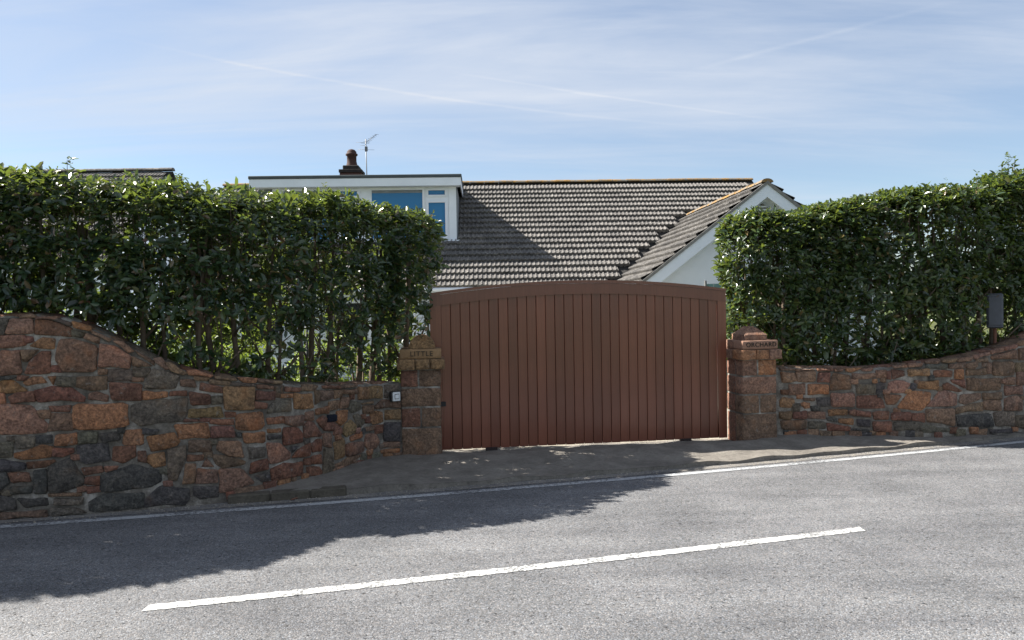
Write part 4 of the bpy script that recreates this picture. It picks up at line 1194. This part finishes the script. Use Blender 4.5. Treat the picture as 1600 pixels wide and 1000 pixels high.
# ground floor openings
def window(x0, x1, z0, z1, yf, parent, bars=(), trans=(), fr=.065, name='window', gm='glass'):
    """white frame with panes; bars at x, transoms (x0,x1,z)"""
    bm = bmesh.new()
    add_box(bm, x0, x1, yf - .05 - 20, yf + .03 - 20, z0, z0 + fr); add_box(bm, x0, x1, yf - .05 - 20, yf + .03 - 20, z1 - fr, z1)
    for x in (x0, x1 - fr) : add_box(bm, x, x + fr, yf - .048 - 20, yf + .03 - 20, z0 + fr, z1 - fr)
    for x in bars: add_box(bm, x - fr * .75, x + fr * .75, yf - .046 - 20, yf + .03 - 20, z0 + fr, z1 - fr)
    w = bm_obj(name, bm, M['white_paint'], parent)
    edges = [x0 + fr] + [v for b_ in bars for v in (b_ - fr * .75, b_ + fr * .75)] + [x1 - fr]
    for i in range(0, len(edges), 2):
        a, b_ = edges[i], edges[i + 1]; zz = [t for t in trans if a - .01 <= (t[0] + t[1]) / 2 <= b_ + .01]
        if zz:
            t = zz[0][2]; box('transom', a, b_, yf - .044 - 20, yf + .028 - 20, t - .05, t + .05, M['white_paint'], w)
            for (q0, q1) in ((z0 + fr, t - .05), (t + .05, z1 - fr)):
                bm = bmesh.new(); s_ = .05
                add_box(bm, a, b_, yf - .07 - 20, yf - .03 - 20, q0, q0 + s_); add_box(bm, a, b_, yf - .07 - 20, yf - .03 - 20, q1 - s_, q1)
                add_box(bm, a, a + s_, yf - .069 - 20, yf - .03 - 20, q0 + s_, q1 - s_); add_box(bm, b_ - s_, b_, yf - .069 - 20, yf - .03 - 20, q0 + s_, q1 - s_)
                bm_obj('sash', bm, M['white_paint'], w)
                box('pane', a + s_, b_ - s_, yf - .025 - 20, yf - .015 - 20, q0 + s_, q1 - s_, M[gm], w)
        else:
            box('pane', a, b_, yf - .02 - 20, yf - .01 - 20, z0 + fr, z1 - fr, M[gm], w)
            if gm == 'glass': box('blind', a + .004, b_ - .004, yf - .023 - 20, yf - .0205 - 20, z1 - fr - .075, z1 - fr - .004, M['lead'], w)
    return w
window(-1.25, .6, .05, 2.1, 18.70, HO, (-.35,), (), .07, 'patio_door', 'dark_glass')
window(-4.6, -2.4, .95, 2.05, 18.70, HO, (-3.5,), gm='dark_glass')
window(-7.6, -5.6, .95, 2.05, 18.70, HO, (-6.6,), gm='dark_glass')
for i in range(7): hbox('cladding_board', -2.2 + i * .125, -2.2 + i * .125 + .119, 18.715, 18.745, .0, 2.2, M['white_paint'], HO)
# box dormer
DX0, DX1, DY, DZ0, DZ1 = -6.55, -1.40, 20.22, 3.58, 5.02
dm = hbox('dormer', DX0 + .02, DX1 - .02, DY + .06, 23.2, DZ0 - .3, DZ1 - .02, M['lead'], HO)
hbox('flat_roof', DX0 - .12, DX1 + .16, DY - .34, 23.3, 5.19, 5.275, M['felt'], dm, .012)
hbox('fascia', DX0 - .10, DX1 + .14, DY - .32, DY - .295, 4.985, 5.188, M['white_wood'], dm)
hbox('side_fascia', DX1 + .115, DX1 + .138, DY - .294, 22.6, 4.985, 5.188, M['white_wood'], dm)
hbox('soffit', DX0 - .08, DX1 + .11, DY - .29, DY + .05, 4.99, 5.01, M['white_wood'], dm)
hbox('corner_post', DX1 - .20, DX1, DY - .055, DY + .05, DZ0 + .02, 4.985, M['white_paint'], dm)
hbox('cheek', DX1 - .004, DX1 + .03, DY + .052, 22.9, DZ0 - .2, 4.98, M['lead'], dm)
hbox('sill', DX0, DX1 + .08, DY - .14, DY + .05, DZ0 - .05, DZ0 + .015, M['white_paint'], dm)
xw = DX1 - .205
for k in range(2):
    window(xw - 2.05, xw - .605, DZ0 + .017, 4.984, DY, dm, (), ())
    window(xw - .60, xw, DZ0 + .017, 4.984, DY, dm, (), ((xw - .5, xw - .1, 4.68),), .035)
    xw -= 2.27
    hbox('post', xw + .003, xw + .217, DY - .05, DY + .04, DZ0 + .017, 4.984, M['white_paint'], dm)
hbox('flashing', DX1 + .03, DX1 + .12, DY - .1, DY + .4, DZ0 - .07, DZ0 - .03, M['lead'], dm)
# chimney on the back slope
ch = hbox('chimney', -5.14, -4.48, 24.3, 24.9, 4.2, 6.16, M['brick'], HO)
for i in range(5):
    for j in range(3): hbox('brick', -5.145 + j * .223, -5.145 + j * .223 + .213, 24.29, 24.31, 5.70 + i * .078, 5.70 + i * .078 + .068, M['brick' if random.random() < .55 else 'blackened'], ch)
hbox('shoulder', -5.17, -4.45, 24.26, 24.94, 6.10, 6.20, M['blackened'], ch, .01)
hbox('collar', -5.06, -4.56, 24.35, 24.85, 6.20, 6.34, M['blackened'], ch, .02)
prof = [(.19, 6.34), (.165, 6.42), (.15, 6.50), (.15, 6.66), (.19, 6.69), (.19, 6.73), (.155, 6.75), (.15, 6.80), (.10, 6.86), (.03, 6.885)]
V, Fc = [], []
for r, z in prof:
    for j in range(14): V.append(hp(-4.81 + r * math.cos(j / 14 * 2 * math.pi), 24.6 + r * math.sin(j / 14 * 2 * math.pi), z))
for i in range(len(prof) - 1):
    for j in range(14): Fc.append((i * 14 + j, i * 14 + (j + 1) % 14, (i + 1) * 14 + (j + 1) % 14, (i + 1) * 14 + j))
Fc.append(tuple((len(prof) - 1) * 14 + j for j in range(14)))
mesh('chimney_pot', V, Fc, M['pot'], ch, True)
# television aerial
ae = empty('television_aerial', (-4.44, 24.05, 4.9), 0, 'thin metal television aerial on a mast beside the chimney', 'aerial')
tube('mast', [(0, 0, 0), (-.02, 0, 2.22)], .016, M['alu'], ae, 8)
bo = Vector((.32, -.16, .20)); tube('boom', [(-.05, .03, 2.10), (.34, -.12, 2.33)], .008, M['alu'], ae, 6)
for i in range(7):
    t = i / 6; c = Vector((-.05, .03, 2.10)).lerp(Vector((.34, -.12, 2.33)), t); e = Vector((.16, .28, .05)) * (.55 - .25 * t)
    tube('element', [c - e, c + e], .0045, M['alu'], ae, 5)
tube('reflector', [(-.33, 0, 2.12), (.10, .02, 2.10)], .0045, M['alu'], ae, 5); tube('reflector', [(-.27, 0, 1.90), (.24, .02, 1.88)], .0045, M['alu'], ae, 5); tube('reflector', [(-.2, 0, 2.02), (-.02, 0, 2.02)], .0045, M['alu'], ae, 5)
box('bracket', -.05, .03, -.03, .03, 1.84, 1.98, M['alu'], ae)

# neighbouring house far left
NH = empty('neighbouring_house', (-14.8, 26, 0), R(1.5), 'dark tiled roof of the neighbouring house behind the left hedge', 'house')
box('wall', -6.0, 3.2, -3.8, 3.8, -.05, 3.6, M['render'], NH)
hN = 6.58; 
for xe in (3.18, -6.0): mesh('gable_end_wall', [(xe + d_, *yz) for d_ in (0, .02) for yz in ((-3.8, 3.6), (3.8, 3.6), (0, hN - .1))], [(0, 2, 1), (3, 4, 5), (0, 1, 4, 3), (1, 2, 5, 4), (2, 0, 3, 5)], M['render'], NH)
nr = mesh('roof', [(-6.3, -4.2, 3.4), (3.42, -4.2, 3.4), (3.42, 0, hN), (-6.3, 0, hN), (3.42, 4.2, 3.4), (-6.3, 4.2, 3.4)], [(0, 1, 2, 3), (3, 2, 4, 5)], M['under'], NH)
sl = math.atan2(hN - 3.4, 4.2); us = Vector((0, math.cos(sl), math.sin(sl))); ns = Vector((0, -math.sin(sl), math.cos(sl))); rot = np.array(Matrix((U1, us, ns)).transposed()); L_ = []
for r in range(int(math.hypot(hN - 3.4, 4.2) / .285)):
    for c in range(29): L_.append(TVn @ rot.T + np.array(Vector((-6.3 + c * .33, -4.2, 3.4)) + us * (r * .285 - .02)))
n = len(L_); ob = fast_mesh('roof_tiles', np.concatenate(L_), (np.arange(n)[:, None, None] * len(TVn) + TFn[None]).reshape(-1, 4), M['tile'], nr); ob['kind'] = 'stuff'
ridge((-6.3, 0, hN + .03), (3.44, 0, hN + .03), nr, M['tile'], .42, .16)
extrude_poly('verge_board', [(3.30, 3.38), (3.41, 3.38), (3.41, 3.5), (3.30, 3.5)], -4.2, -4.15, M['verge'], NH)

# loose grit and leaf litter swept against the kerb
GV, GF = [], []
for i in range(900):
    x = random.uniform(-4.6, 6.6); d = abs(random.gauss(0, .09)); y = kerb_y(x) - .015 - d; r = random.uniform(.003, .010) * (1.0 if d < .2 else .7)
    base = len(GV); a = random.uniform(0, 6.28)
    for k in range(4): GV.append((x + r * math.cos(a + k * 1.57) * random.uniform(.7, 1.3), y + r * math.sin(a + k * 1.57) * random.uniform(.7, 1.3), .003))
    GV.append((x, y, .004 + r * random.uniform(.5, 1.0)))
    GF += [(base + k, base + (k + 1) % 4, base + 4) for k in range(4)]
gi = mesh('grit', GV, GF, M['drive']); tag(gi, 'pale loose grit lying in the gutter along the kerb', 'grit', kind='stuff')
for (x, d, a) in ((-2.22, .06, .4),):
    lf = mesh('fallen_leaf', [(0, 0, .002), (.03, .018, .012), (.07, .012, .02), (.085, 0, .012), (.07, -.014, .018), (.03, -.018, .008)], [(0, 1, 2, 3), (0, 3, 4, 5)], M['rust'])
    lf.location = (x, kerb_y(x) - d, .005); lf.rotation_euler = (0, 0, a); tag(lf, 'dry brown leaf lying in the gutter below the left kerb stones', 'leaf')
